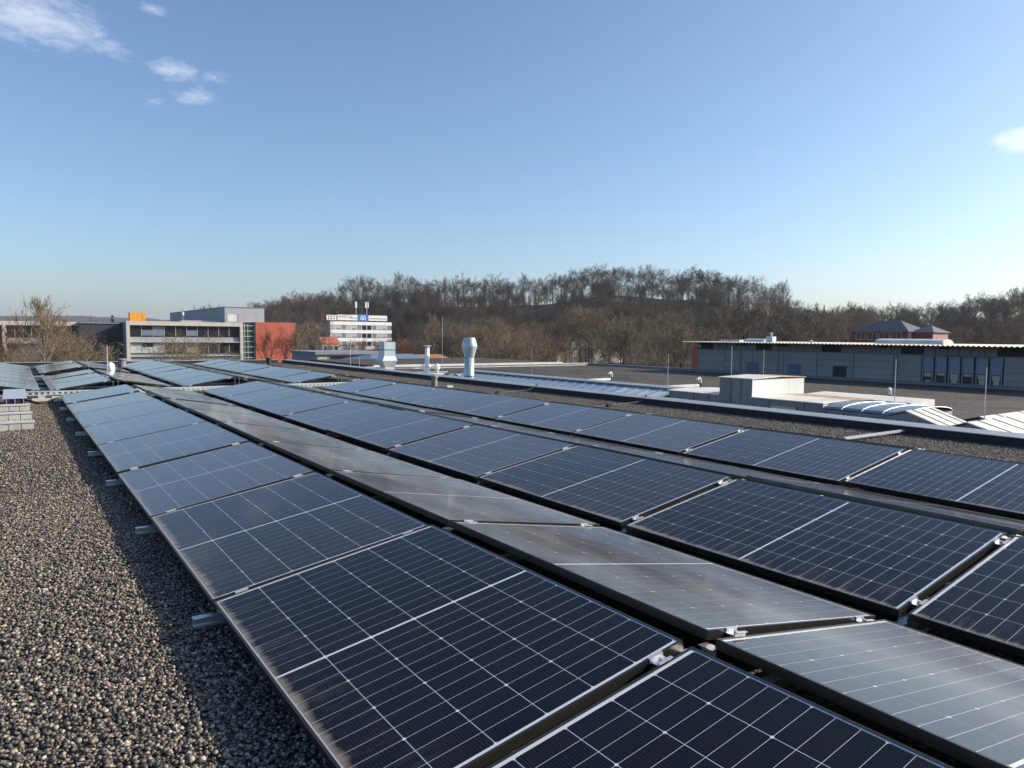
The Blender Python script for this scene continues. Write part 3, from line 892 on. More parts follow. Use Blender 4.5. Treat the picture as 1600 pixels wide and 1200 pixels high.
gable(16.6, 19.0, 5.7, 4.9, 3.9, -.6, -.4, -.6, 'blue roofed shed at the picture edge behind the sheds', 2)

# silver chimney, duct tower, white pipe
ch = empty('chimney', (15.2, 26.0, ZR)); tag(ch, 'silver round exhaust chimney with wide conical hood', 'chimney')
MB().lathe([(.205, 0), (.205, 2.12)], 0, 0, 24).build('shaft', M['vent_blue'], ch, smooth=True)
MB().lathe([(.215, 2.08), (.215, 2.12), (.235, 2.2), (.325, 2.5), (.33, 2.54), (.33, 2.56), (.30, 2.7), (.232, 2.9), (.225, 2.91)], 0, 0, 24).build('hood', M['vent_blue'], ch, smooth=True)
MB().lathe([(.215, 1.25), (.222, 1.26), (.222, 1.29), (.215, 1.3)], 0, 0, 24).build('collar', M['galv'], ch)
fb = empty('fan_housing', (14.45, 26.3, ZR)); tag(fb, 'round blue grey fan housing at the foot of the silver chimney', 'fan')
MB().prism([(.42 * math.cos(t * math.pi / 8), 1.0 + .42 * math.sin(t * math.pi / 8)) for t in range(16)], 'y', -.2, .2).build('drum', M['metal_blue'], fb)
MB().box(-.3, .3, -.18, .18, 0, .62).build('stand', M['galv'], fb)
MB().prism([(.3 * math.cos(t * math.pi / 8), 1.0 + .3 * math.sin(t * math.pi / 8)) for t in range(16)], 'y', -.235, -.205).build('inlet_ring', M['galv_light'], fb)
dt = empty('duct_tower', (12.43, 28.2, ZR)); tag(dt, 'square galvanised duct tower with flared elbow left of the white pipe', 'duct')
MB().box(-.2, .22, -.25, .25, 0, 1.62).build('lower_duct', M['galv_light'], dt)
def frust(o, z0, z1, a, b, name, mat):
    (ax0, ax1, ay0, ay1), (bx0, bx1, by0, by1) = a, b
    MB().add([(ax0, ay0, z0), (ax1, ay0, z0), (ax1, ay1, z0), (ax0, ay1, z0), (bx0, by0, z1), (bx1, by0, z1), (bx1, by1, z1), (bx0, by1, z1)],
             [(0, 3, 2, 1), (4, 5, 6, 7), (0, 1, 5, 4), (1, 2, 6, 5), (2, 3, 7, 6), (3, 0, 4, 7)]).build(name, mat, o)
frust(dt, 1.622, 1.9, (-.2, .22, -.25, .25), (-.36, .32, -.34, .34), 'flare', M['galv_light'])
frust(dt, 1.902, 2.1, (-.36, .32, -.34, .34), (-.25, .26, -.27, .27), 'shoulder', M['vent_blue'])
MB().box(-.25, .26, -.27, .27, 2.102, 2.69).build('upper_duct', M['vent_blue'], dt)
MB().box(-.27, .28, -.29, .29, 2.35, 2.38).build('flange', M['galv'], dt)
wp = empty('flue_pipe', (13.72, 27.0, ZR)); tag(wp, 'slim white flue pipe between the duct tower and the silver chimney', 'flue')
MB().lathe([(.095, 0), (.095, 2.48)], 0, 0, 16).build('pipe', M['white'], wp, smooth=True)
MB().lathe([(.16, 2.52), (.17, 2.53), (.17, 2.545), (.02, 2.56)], 0, 0, 16).build('rain_cap', M['white_dirty'], wp)
for a_ in range(3):
    t = a_ * 2.1
    MB().tube((.08 * math.cos(t), .08 * math.sin(t), 2.47), (.12 * math.cos(t), .12 * math.sin(t), 2.53), .006, n=4).build('cap_stay', M['alu'], wp)
du = empty('roof_unit', (14.2, 30.0, ZR)); tag(du, 'long low pale air handling unit behind the flue pipe', 'air unit')
MB().box(0, 3.2, 0, 1.6, .15, 1.05).build('casing', M['galv_light'], du)
MB().box(-.05, 3.25, -.05, 1.65, 1.052, 1.1).build('lid', M['galv_roof'], du)
for i in range(3):
    MB().box(.25 + i * .95, .85 + i * .95, -.02, -.001, .35, .85).build('grille', M['black'], du)
for i in range(3):
    vent('roof_hood', 16.2 + i * .35, 31.9 + .3 * (i % 2), .09, .3, M['alu_bright'], ('shiny little exhaust hood behind the flue pipe, %s from the pipe' % ordinal(i)), 'exhaust hood', 'dome', ZR + 1.0)

# white fascia building and low halls beyond
wf = empty('low_hall', (26.0, 60.0, -6)); tag(wf, 'low hall with long white fascia behind the silver chimney', 'building')
MB().box(0, 21, 0, 16, 0, 4.28).build('wall', M['membrane'], wf)
MB().box(-.3, 21.3, -.6, -.3, 4.29, 4.62).build('fascia', M['white_dirty'], wf)
MB().box(-.3, 21.3, -.298, 16, 4.29, 4.58).build('deck', M['bitumen'], wf)
for i in range(9):
    MB().box(1 + i * 2.2, 2.8 + i * 2.2, -.05, -.001, 2.6, 4.1).build('window', M['glass'], wf)
bh = empty('blue_roof_hall', (33.5, 78.0, -6)); tag(bh, 'small hall with shallow blue hipped roof before the trees', 'building')
MB().box(0, 9.5, 0, 9, 0, 4.1).build('wall', M['white_dirty'], bh)
MB().add([(-.5, -.5, 4.102), (10, -.5, 4.102), (10, 9.5, 4.102), (-.5, 9.5, 4.102), (2.2, 4.4, 4.95), (7.6, 4.4, 4.95)],
         [(0, 3, 2, 1), (0, 1, 5, 4), (1, 2, 5), (2, 3, 4, 5), (3, 0, 4)]).build('roof', M['glass_sheet'], bh)
oh = empty('tiled_hall', (45, 84.0, -6)); tag(oh, 'little building with orange tiled roof behind the chimney', 'building')
MB().box(0, 3, 0, 8, 0, 3.9).build('wall', M['white_dirty'], oh)
MB().prism([(-.5, 3.902), (8.5, 3.902), (4, 4.7)], 'x', -.4, 3.4).build('roof', M['tile_orange'], oh)
dh = empty('canopy_building', (19.5, 52.0, -6)); tag(dh, 'dark single storey building with brown flat canopy behind the duct tower', 'building')
MB().box(0, 9, 0, 9, 0, 3.7).build('wall', M['membrane'], dh)
MB().box(-.8, 9.6, -1.2, 9, 3.71, 4.2).build('canopy', M['fascia'], dh)
MB().box(-1.0, 9.0, -1.0, -.8, 4.205, 4.4).build('upper_fascia', M['galv_light'], dh)
MB().box(-1.0, 9.0, -.798, 8.8, 4.205, 4.38).build('deck', M['bitumen'], dh)
for i in range(5):
    MB().box(.4 + i * 1.7, 1.8 + i * 1.7, -.04, -.001, .8, 3.2).build('window', M['glass'], dh)
gp = empty('glass_pavilion', (38.5, 110.0, -6)); tag(gp, 'dark glazed pavilion below the white office block', 'building')
MB().box(0, 11.5, 0, 12, 0, 4.1).build('wall', M['metal_blue'], gp)
MB().box(-.3, 11.8, -.4, 12.2, 4.11, 4.55).build('roof_edge', M['concrete_dark'], gp)
for i in range(7):
    MB().box(2.3 + i * 1.3, 3.45 + i * 1.3, -.06, -.001, 1.2, 3.8).build('window', M['glass'], gp)
MB().box(.2, 1.7, -.05, -.001, 1.0, 3.9).build('pale_panel', M['blind'], gp)

# ------------------------------------------------------------------ long hall with corrugated roof
HX = 49.7
ha = empty('long_hall', (HX, 43.1, ZR)); tag(ha, 'long slate clad hall with corrugated cream roof edge and tall windows', 'building')
HL = 37.0                                     # runs toward -Y from the origin
MB().box(.31, 14, -HL, 0, -4.4, 2.54).build('core', M['membrane'], ha)
MB().box(-.019, .309, -HL, 0, -4.4, 2.015).build('back_wall', M['membrane'], ha)
MB().box(-.12, 3, .004, .75, -4.4, 2.1).build('end_wall', M['red_clad'], ha)
WY0, WY1 = -24.15, -19.25                      # window bay
courses = [(.02, .487), (.505, .967), (.985, 1.447), (1.465, 1.93)]
rr = random.Random(2)
for ci_, (z0, z1) in enumerate(courses):
    y = 0.0
    while y > -HL + .5:
        w_ = 2.9 if ci_ % 2 == 0 else 2.9
        y1 = max(y - w_, -HL)
        a, b = y1 + .05, y
        # leave the window bay open
        segs = []
        if b <= WY0 or a >= WY1: segs = [(a, b)]
        else:
            if a < WY0: segs.append((a, WY0 - .02))
            if b > WY1: segs.append((WY1 + .02, b))
        for a_, b_ in segs:
            if b_ - a_ > .1:
                MB().box(-.10, -.02, a_, b_, z0, z1).build('cladding_panel', M[rr.choice(('clad', 'clad', 'clad2'))], ha)
        y = y1
MB().box(-.13, -.02, -HL, 0, 1.94, 2.0).build('trim', M['blue_frame'], ha)
# clerestory band
y = 0.0; i = 0
while y > -HL + .5:
    op = (i % 8) in (0, 1)
    if i % 4 == 0 and i % 8 != 0: op = False
    MB().box(.25 if op else .12, .3, y - .72, y - .02, 2.02, 2.54).build('fascia_panel', M['membrane'] if op else M['fascia'], ha)
    y -= .74; i += 1
for i in range(10):
    MB().box(-.9, .24, -.8 - i * 4.0, -.62 - i * 4.0, 2.4, 2.545).build('rafter', M['membrane'], ha)
# corrugated roof sheet
cr = MB(); per_, amp = .30, .026
ys = []
n_ = int(HL / per_)
for i in range(n_ + 4):
    y0 = .95 - i * per_
    ys += [(y0, amp), (y0 - .09, amp), (y0 - .15, -amp), (y0 - .24, -amp)]
for (xa, za) in ((-1.15, 2.64), (14.0, 2.67)):
    for y0, dz in ys: cr.v.append((xa, y0, za + dz))
m_ = len(ys)
cr.f += [(i, i + 1, m_ + i + 1, m_ + i) for i in range(m_ - 1)]
base_n = len(cr.v)
cr.v += [(x, y, z - .02) for x, y, z in cr.v[:base_n]]
cr.f += [(base_n + i, base_n + m_ + i, base_n + m_ + i + 1, base_n + i + 1) for i in range(m_ - 1)]
cr.f += [(i, base_n + i, base_n + i + 1, i + 1) for i in range(m_ - 1)]
cr.build('corrugated_roof', M['roofsheet'], ha)
MB().box(-1.05, .1, -HL, .9, 2.55, 2.57).build('soffit', M['membrane'], ha)
# rooflights and roof clutter
for (y0, y1, nm) in ((-19.5, -14.8, 'a'),):
    rl = MB()
    prof = [(2.0 + .9 - .9 * math.cos(t * math.pi / 8), 2.70 + .36 * math.sin(t * math.pi / 8)) for t in range(9)]
    rl.prism(prof, 'y', y0, y1).build('rooflight', M['white_dirty'], ha)
rl = MB(); rl.prism([(2.0 + .7 - .7 * math.cos(t * math.pi / 8), 2.70 + .26 * math.sin(t * math.pi / 8)) for t in range(9)], 'y', -5.2, -3.2).build('rooflight', M['glass_pale'], ha)
MB().box(2.0, 2.8, -2.8, -.6, 2.6, 2.85).build('roof_kerb', M['white_dirty'], ha)
MB().box(1.6, 2.1, -6.4, -5.8, 2.6, 3.15).lathe([(.09, 3.15), (.09, 3.4), (.14, 3.42), (.05, 3.5)], 1.85, -6.1, 10).build('roof_cowl', M['galv_light'], ha)
for yq in (-10.2, -19.9, -27.0):
    MB().lathe([(.09, 2.55), (.09, 2.85), (.13, 2.86), (.02, 2.92)], 1.2, yq, 10).build('roof_vent_pipe', M['white_dirty'], ha)
# hatches in the wall
for (a, b, mat) in ((-6.35, -5.25, 'blue_door'), (-10.2, -9.1, 'blue_door'), (-13.95, -12.9, 'membrane')):
    d_ = MB().box(-.14, -.101, a, b, .02, 1.0).build('hatch', M[mat], ha)
    MB().box(-.17, -.101, a - .05, b + .05, 1.002, 1.07).build('hatch_lintel', M['fascia'], d_)
    MB().box(-.15, -.101, b + .001, b + .05, .02, 1.0).build('hatch_frame', M['fascia'], d_)
for yq in (-5.0, -8.6, -18.0, -30.0):
    MB().tube((-.16, yq + .4, .02), (-.16, yq + .4, 1.93), .03, n=6).build('downpipe', M['galv'], ha)
# tall windows
nw = 6; ww = (WY1 - WY0) / nw
MB().box(-.012, -.004, WY0, WY1, .02, 1.93).build('window_recess', M['membrane'], ha)
for i in range(nw):
    b = WY1 - i * ww - .05; a = b - ww + .12
    wn = MB().box(-.10, -.05, a, a + .08, .02, 1.9).box(-.10, -.05, b - .08, b, .02, 1.9).box(-.10, -.05, a + .08, b - .08, 1.82, 1.9).box(-.10, -.05, a + .08, b - .08, .02, .10).box(-.09, -.05, a + .08, b - .08, .84, .90).build('window', M['blue_frame'], ha)
    MB().box(-.065, -.06, a + .082, b - .082, .902, 1.818).build('upper_pane', M['metal_blue'], wn)
    MB().box(-.065, -.06, a + .082, b - .082, .102, .838).build('lower_pane', M['glass'], wn)
    hh = [.4, .2, .65, .22, .45, .5][i]
    MB().box(-.072, -.067, a + .13, b - .13, .80 - hh * .62, .80).build('blind', M['blind'], wn)
    if i in (0, 2, 4, 5): MB().box(-.074, -.067, a + .16, b - .2, .14, .14 + .18 * (1 + i % 3)).build('curtain', M['blind'], wn)

# house with hipped roof behind the hall
ho = empty('hipped_house', (140, 69.6, -6.3)); tag(ho, 'red house with dark hipped roofs and sunlit pink end behind the hall', 'house')
def hip(o, x0, x1, y0, y1, zb, z0, z1, ov, wallmat, names):
    MB().box(x0, x1, y0, y1, zb, z0).build(names[0], M[wallmat], o)
    in_ = min((x1 - x0), (y1 - y0)) * .42
    vs_ = [(x0 - ov, y0 - ov, z0 + .002), (x1 + ov, y0 - ov, z0 + .002), (x1 + ov, y1 + ov, z0 + .002), (x0 - ov, y1 + ov, z0 + .002), ((x0 + x1) / 2, y0 + in_, z1), ((x0 + x1) / 2, y1 - in_, z1)]
    MB().add(vs_, [(0, 3, 2, 1), (0, 1, 4), (1, 2, 5, 4), (2, 3, 5), (3, 0, 4, 5)]).build(names[1], M['tile_roof'], o)
hip(ho, 0, 8, 0, 11.2, 0, 9.15, 11.4, .6, 'red_dark', ('wall', 'roof'))
hip(ho, 1.5, 7.5, -3.9, -.01, 0, 9.05, 10.4, .4, 'red_dark', ('wing_wall', 'wing_roof'))
for i in range(4):
    w_ = MB().box(-.06, -.001, 1.0 + i * 2.4, 3.0 + i * 2.4, 7.6, 9.0).build('window', M['white_dirty'], ho)
    for k in range(2):
        MB().box(-.08, -.062, 1.1 + i * 2.4 + k * .95, 1.95 + i * 2.4 + k * .95, 7.7, 8.9).build('pane', M['glass'], w_)
MB().box(.0, 8, -.06, -.011, 5, 9.28).build('end_wall', M['pink'], ho)
MB().box(1.5, 7.5, -3.96, -3.91, 4, 8.98).build('wing_end_wall', M['pink'], ho)
MB().box(.4, 1.3, -.1, -.062, 7.6, 9.0).build('end_window', M['white'], ho)

# ------------------------------------------------------------------ school-like concrete buildings
gbd = empty('concrete_building', (17.9, 160.0, -6)); tag(gbd, 'two storey grey building with pale concrete frame and glazed facade', 'building')
BW = 22.3; T = 9.6
MB().box(.02, BW - .02, .9, 24, 0, T - .15).build('core', M['concrete_dark'], gbd)
MB().box(0, BW, 0, .9, T - .82, T).build('roof_beam', M['concrete_lit'], gbd)
for a, b in ((0, .62), (BW - .62, BW)):
    MB().box(a, b, 0, .9, 0, T - .822).build('end_pier', M['concrete_lit'], gbd)
for z0, z1, nm in ((5.36, 5.52, 'ledge'), (2.5, 2.66, 'ledge')):
    MB().box(.63, BW - .63, .1, .9, z0, z1).build(nm, M['concrete_lit'], gbd)
nb = 10; bw = (BW - 1.3) / nb
for i in range(nb):
    x0 = .65 + i * bw
    for (z0, z1, sp) in ((6.5, 8.75, True), (3.1, 5.3, False)):
        w_ = MB().box(x0 + .05, x0 + bw - .05, .75, .89, z0, z1).build('window', M['glass'], gbd)
        MB().box(x0 - .03, x0 + .045, .70, .89, z0, z1).build('mullion', M['galv_light'], w_)
        if i in (1, 2, 5) or not sp and i < 3: MB().box(x0 + .1, x0 + bw - .1, .72, .745, z0 + (.2 if sp else .1), z1 - .1 - .8 * (i % 2)).build('blind', M['metal_blue'] if sp else M['curtain'], w_)
    MB().box(x0 + .02, x0 + bw - .02, .6, .74, 5.54, 6.42).build('spandrel_panel', M['metal_pale'], gbd)
    MB().box(x0 + .02, x0 + bw - .02, .6, .74, .2, 2.45).build('lower_panel', M['metal_pale'], gbd)
# connecting wing at its left, its shade put into the wall colour
wg = empty('shaded_wing', (10.5, 166.0, -6)); tag(wg, 'shaded blue grey wing joining the two concrete buildings', 'building')
MB().box(0, 7.2, 0, 22, 0, 9.0).build('wall', M['wing_shade'], wg)
MB().box(-.2, 7.3, -.2, 22, 9.01, 9.3).build('roof_edge', M['metal_blue'], wg)
for i in range(2):
    MB().box(4.6, 6.6, -.05, -.001, 1.2 + i * 3.6, 4.2 + i * 3.6).build('window', M['glass'], wg)
lc_ = empty('concrete_building', (-22.0, 168.0, -6)); tag(lc_, 'long low concrete framed building behind the bare trees at the edge', 'building')
LW = 34.4
MB().box(.02, LW - .02, .9, 20, 0, 9.1).build('core', M['concrete_dark'], lc_)
MB().box(0, LW, 0, .9, 8.5, 9.3).build('roof_beam', M['concrete_lit'], lc_)
for a in (19.8, 0, LW - .6):
    MB().box(a, a + .6, 0, .9, 0, 8.498).build('pier', M['concrete_lit'], lc_)
MB().box(20.5, LW - .7, .1, .9, 5.0, 5.16).build('ledge', M['concrete_lit'], lc_)
for i in range(10):
    x0 = 20.5 + i * 1.32
    w_ = MB().box(x0 + .04, x0 + 1.26, .75, .89, 6.1, 8.45).build('window', M['glass'], lc_)
    MB().box(x0 - .03, x0 + .035, .7, .89, 6.1, 8.45).build('mullion', M['galv_light'], w_)
    MB().box(x0 + .02, x0 + 1.28, .6, .74, 5.2, 6.05).build('spandrel_panel', M['metal_pale'], lc_)
# upper metal volume
mv = empty('metal_hall', (40.0, 175.0, -6)); tag(mv, 'blue grey metal clad hall rising behind the concrete frame building', 'building')
MB().box(0, 8.9, 0, 70, 0, 13.3).build('body', M['metal_blue'], mv)
MB().box(-.05, 8.95, -.12, -.005, 0, 13.25).build('front_cladding', M['metal_pale'], mv)
MB().box(-.15, 9.05, -.2, 70.1, 13.31, 13.5).build('roof_edge', M['metal_blue'], mv)
d_ = MB().box(.5, 2.7, -.18, -.125, 10.0, 11.7).build('louvre_door', M['white_dirty'], mv)
MB().box(2.72, 2.95, -.2, -.125, 9.9, 11.8).build('louvre_frame', M['metal_blue'], d_)
MB().box(-9, -.2, 2, 6, 9.0, 10.2).build('roof_step', M['metal_pale'], mv)
oc = empty('orange_container', (21.6, 185.0, 3.3)); tag(oc, 'bright orange rooftop plant container', 'container')
MB().box(0, 2.55, 0, 2.4, .1, 2.6).build('body', M['orange'], oc)
MB().box(2.62, 3.3, .1, 2.2, .1, 2.5).build('side_unit', M['orange'], oc)
MB().box(.9, 1.5, -.03, -.001, .15, .5).build('vent', M['black'], oc)
MB().tube((2.58, 1, 2.0), (2.58, 1, 3.4), .05, n=6).build('flue', M['alu'], oc)
ms = empty('roof_mast', (31.5, 178, 3.3)); tag(ms, 'small grey mast with dish on the concrete building roof', 'mast')
MB().tube((0, 0, 0), (0, 0, 3.6), .12, .06, 6).build('pole', M['fascia'], ms)
MB().lathe([(.3, 2.0), (.35, 2.6), (.05, 2.8)], 0, 0, 8).build('dish', M['white_dirty'], ms)
# glazed stair and red wall
st_ = empty('stair_tower', (40.25, 160.0, -6)); tag(st_, 'green glazed stair tower between concrete frame and red wall', 'building')
MB().box(0, 2.5, .4, 10, 0, 9.45).build('core', M['glass_green'], st_)
for i in range(8):
    MB().box(0, 2.5, .28, .39, .9 + i * 1.15, 1.02 + i * 1.15).build('transom', M['galv_light'], st_)
for x0 in (.3, .95, 2.35):
    MB().box(x0, x0 + .08, .26, .39, 0, 9.4).build('mullion', M['galv_light'], st_)
rw = empty('red_wall', (42.8, 160.0, -6)); tag(rw, 'big brick red clad wall block behind two bare trees', 'building')
MB().box(0, 8.75, .1, 16, 0, 9.8).build('block', M['red_dark'], rw)
for i in range(14):
    z0 = .02 + i * .7
    MB().box(0, 8.75, 0, .098, z0, z0 + .685).build('cladding_course', M['red_clad'], rw)

# ------------------------------------------------------------------ white office block with signs
wo = empty('office_block', (100.4, 268.0, -9.5)); tag(wo, 'white four storey office block with ribbon windows and roof signs', 'building')
OW = 25.9; OZ = 15.85
MB().box(.05, OW - .05, .3, 14, 0, OZ - .1).build('core', M['concrete_dark'], wo)
for k in range(5):
    z1 = OZ - k * 3.22
    MB().box(0, OW, 0, .4, z1 - 1.35, z1).build('spandrel_band', M['white'], wo)
    if k < 4:
        for i in range(12):
            x0 = .1 + i * (OW - .2) / 12; ww = (OW - .2) / 12
            w_ = MB().box(x0 + .1, x0 + ww - .1, .18, .29, z1 - 3.2, z1 - 1.37).build('window', M['glass'] if i in (6, 7) else M['metal_blue'], wo)
            MB().box(x0 - .1, x0 + .09, .1, .29, z1 - 3.2, z1 - 1.37).build('mullion', M['white'], w_)
            if i in (0, 1, 3, 4, 9, 10): MB().box(x0 + .15, x0 + ww - .15, .14, .175, z1 - 2.9 + .3 * (i % 3), z1 - 1.4).build('blind', M['curtain'], w_)
def sign_board(x0, x1, z0, z1, mat, label, txts=(), y=269.0):
    o = empty('roof_sign', (x0, y - .9, z0)); tag(o, label, 'sign')
    MB().box(0, x1 - x0, 0, .2, 0, z1 - z0).build('board', M[mat], o)
    for i in range(3):
        MB().tube(((x1 - x0) * (i + .5) / 3, .3, -.6), ((x1 - x0) * (i + .5) / 3, .3, (z1 - z0) * .9), .06, n=5).build('stay', M['alu'], o)
    for (s_, tx, tz, size) in txts:
        c = bpy.data.curves.new('lettering', 'FONT'); c.body = s_; c.size = size; c.extrude = .01
        c.materials.append(M['ink'])
        tmp = bpy.data.objects.new('lettering_curve', c)
        me_ = bpy.data.meshes.new_from_object(tmp); me_.name = 'lettering'
        bpy.data.objects.remove(tmp)
        t_ = bpy.data.objects.new('lettering', me_); COL.objects.link(t_)
        t_.parent = o; t_.location = (tx, -.02, tz); t_.rotation_euler = (math.pi / 2, 0, 0)
    return o
sg = empty('sign_lattice', (99.0, 268.2, 6.75)); tag(sg, 'white open lattice frame at the end of the roof signs', 'sign frame')
for i in range(4): MB().box(i * 1.1, i * 1.1 + .55, 0, .1, 0, 2.0).build('upright', M['white'], sg)
for k in range(3): MB().box(0, 4.2, -.03, -.002, .1 + k * .8, .4 + k * .8).build('crossbar', M['white'], sg)
sign_board(103.4, 111.6, 6.85, 9.0, 'white', 'white roof sign board with grey lettering, nearest the lattice', (("AUXIT Te", .3, 1.0, 1.35), ("Schwimmen", 4.6, .75, .75)))
bs = sign_board(111.75, 116.1, 6.8, 9.25, 'blue_sign', 'blue square roof sign with white double ring emblem')
em = MB()
for (cx, cz, ro) in ((1.55, .85, .62), (2.8, .85, .62), (1.65, 1.75, .42), (2.7, 1.75, .42)):
    for i in range(14):
        a, b = 2 * math.pi * i / 14, 2 * math.pi * (i + 1) / 14
        ri = ro * .55
        em.add([(cx + ro * math.cos(a), -.03, cz + ro * math.sin(a)), (cx + ro * math.cos(b), -.03, cz + ro * math.sin(b)), (cx + ri * math.cos(b), -.03, cz + ri * math.sin(b)), (cx + ri * math.cos(a), -.03, cz + ri * math.sin(a))], [(0, 1, 2, 3), (3, 2, 1, 0)][:1])
em.build('emblem', M['white'], bs)
sign_board(116.25, 124.3, 6.85, 8.95, 'white', 'long white roof sign board with dark lettering beside the blue sign', (("Sandsteine Schwej", .5, .6, .98),))
def mast(x, h, label, wid):
    o = empty('antenna_mast', (x, 272, 6.4)); tag(o, label, 'antenna')
    MB().tube((0, 0, 0), (0, 0, h), .12, n=6).build('pole', M['white_dirty'], o)
    for q in (-1, 1): MB().box(q * wid - .22, q * wid + .22, -.25, .1, h - 2.3, h + .1).build('antenna_panel', M['white'], o)
mast(112.6, 7.9, 'white panel antenna mast above the left sign board', .16)
mast(117.2, 7.9, 'white twin antenna mast above the blue sign', .5)
hs_ = empty('background_houses', (84, 232, -7))
tag(hs_, 'small red and white houses half hidden beside the red wall', 'house')
MB().box(0, 6, 0, 7, 0, 5.2).build('wall', M['white_dirty'], hs_)
MB().prism([(-.4, 5.21), (7.4, 5.21), (3.5, 7.4)], 'x', -.3, 6.3).build('roof', M['red_clad'], hs_)
for i in range(3): MB().box(.5 + i * 1.9, 1.6 + i * 1.9, -.05, -.001, 2.8, 4.4).build('window', M['glass'], hs_)
ph = empty('white_hall', (118, 150, -6)); tag(ph, 'pale building glimpsed between the tree trunks below the wood', 'building')
MB().box(0, 30, 0, 10, 0, 4.2).build('wall', M['concrete'], ph)
MB().prism([(-.5, 4.21), (10.5, 4.21), (5, 6.0)], 'x', -.5, 30.5).build('roof', M['fascia'], ph)
gh = empty('grey_gable_house', (-1.5, 75, -6)); tag(gh, 'small gable roof of grey tiles below the bare trees at the edge', 'house')
MB().box(0, 4.2, 0, 7, 0, 2.2).build('wall', M['concrete'], gh)
MB().prism([(-.4, 2.21), (4.6, 2.21), (2.1, 4.4)], 'y', -.3, 7.3).build('roof', M['fascia'], gh)

# ------------------------------------------------------------------ trees
def rand_perp(d, rr):
    a = d.orthogonal().normalized(); b = d.cross(a)
    t = rr.uniform(0, 2 * math.pi)
    return a * math.cos(t) + b * math.sin(t)
def gen_tree(seed, H, style):
    """returns (trunk MB, crown MB): tapered trunk with limbs, and branches down to thin twigs"""
    rr = random.Random(seed)
    tr, crn = MB(), MB()
    P = dict(oak=dict(n1=11, a1=(38, 62), l1=.42, start=.28, up=.18, k=(5, 5, 6, 3), rt=.022, tw=.035, leader=.8),
             vase=dict(n1=10, a1=(22, 42), l1=.55, start=.18, up=.22, k=(5, 5, 6, 3), rt=.020, tw=.030, leader=.65),
             tall=dict(n1=24, a1=(16, 34), l1=.36, start=.12, up=.42, k=(4, 4, 3, 2), rt=.016, tw=.034, leader=.97),
             open=dict(n1=8, a1=(20, 40), l1=.62, start=.22, up=.2, k=(5, 4, 4, 3), rt=.028, tw=.034, leader=.6),
             thicket=dict(n1=12, a1=(12, 50), l1=.72, start=.05, up=.16, k=(5, 4, 5, 3), rt=.017, tw=.03, leader=.45),
             bush=dict(n1=13, a1=(10, 46), l1=.72, start=.03, up=.18, k=(5, 5, 6, 3), rt=.014, tw=.036, leader=.45))[style]
    def ribbon(p, q, w):
        d = (q - p)
        s_ = rand_perp(d.normalized(), rr) * w
        crn.add([p - s_, p + s_, q], [(0, 1, 2)])
    def grow(p, d, ln_, r_, lev):
        segs = 3 if lev <= 1 else 2
        pts = [p]; dd = d.copy(); c = p.copy()
        for i in range(segs):
            dd = (dd + rand_perp(dd, rr) * rr.uniform(0, .22) + Vector((0, 0, P['up'] * .35))).normalized()
            c = c + dd * (ln_ / segs); pts.append(c.copy())
        if lev <= 3:
            for i in range(segs):
                a, b = r_ * (1 - .75 * i / segs), r_ * (1 - .75 * (i + 1) / segs)
                (tr if lev <= 1 else crn).tube(pts[i], pts[i + 1], a, b, 5 if lev <= 1 else 3, caps=False)
        else:
            ribbon(pts[0], pts[-1], P['tw'] * (1.1 if lev == 4 else .8))
        if lev >= 5: return
        n_ = P['k'][lev - 1]
        for i in range(n_):
            t = rr.uniform(.25, 1.0) if i < n_ - 1 else 1.0
            q = t * segs; k = min(int(q), segs - 1); o = pts[k].lerp(pts[k + 1], q - k)
            ang = R(rr.uniform(22, 58)); base = (pts[k + 1] - pts[k]).normalized()
            nd = (base * math.cos(ang) + rand_perp(base, rr) * math.sin(ang))
            nd = (nd + Vector((0, 0, P['up']))).normalized()
            grow(o, nd, ln_ * rr.uniform(.42, .68), max(r_ * .5, .016), lev + 1)
    # trunk
    tp = [Vector((0, 0, -.3))]; c = Vector((0, 0, 0)); top = H * P['leader']
    for i in range(6):
        c = Vector((c.x + rr.uniform(-.02, .02) * H * .5, c.y + rr.uniform(-.02, .02) * H * .5, top * (i + 1) / 6)); tp.append(c.copy())
    r0 = H * P['rt']
    for i in range(6):
        tr.tube(tp[i], tp[i + 1], r0 * (1 - .14 * i), r0 * (1 - .14 * (i + 1)), 7, caps=False)
    for i in range(P['n1']):
        t = P['start'] + (1 - P['start']) * ((i + rr.uniform(0, .8)) / P['n1'])
        z = t * top; k = min(int(t * 6), 5); o = tp[k].lerp(tp[k + 1], t * 6 - k)
        ang = R(rr.uniform(*P['a1'])); az = i * 2.4 + rr.uniform(-.5, .5)
        d = Vector((math.sin(ang) * math.cos(az), math.sin(ang) * math.sin(az), math.cos(ang)))
        shape = 1.0 if style in ('vase', 'bush') else (1.15 - .6 * abs(t - .45) * 1.3)
        if style == 'tall': shape = 1.25 - .85 * t
        grow(o, d, H * P['l1'] * shape * rr.uniform(.75, 1.1), r0 * .5 * (1.1 - .5 * t), 1)
    # normalise height
    zt = max(v[2] for v in crn.v)
    f = H / zt
    for m_ in (tr, crn): m_.v = [(x * f, y * f, z * f) for x, y, z in m_.v]
    return tr, crn
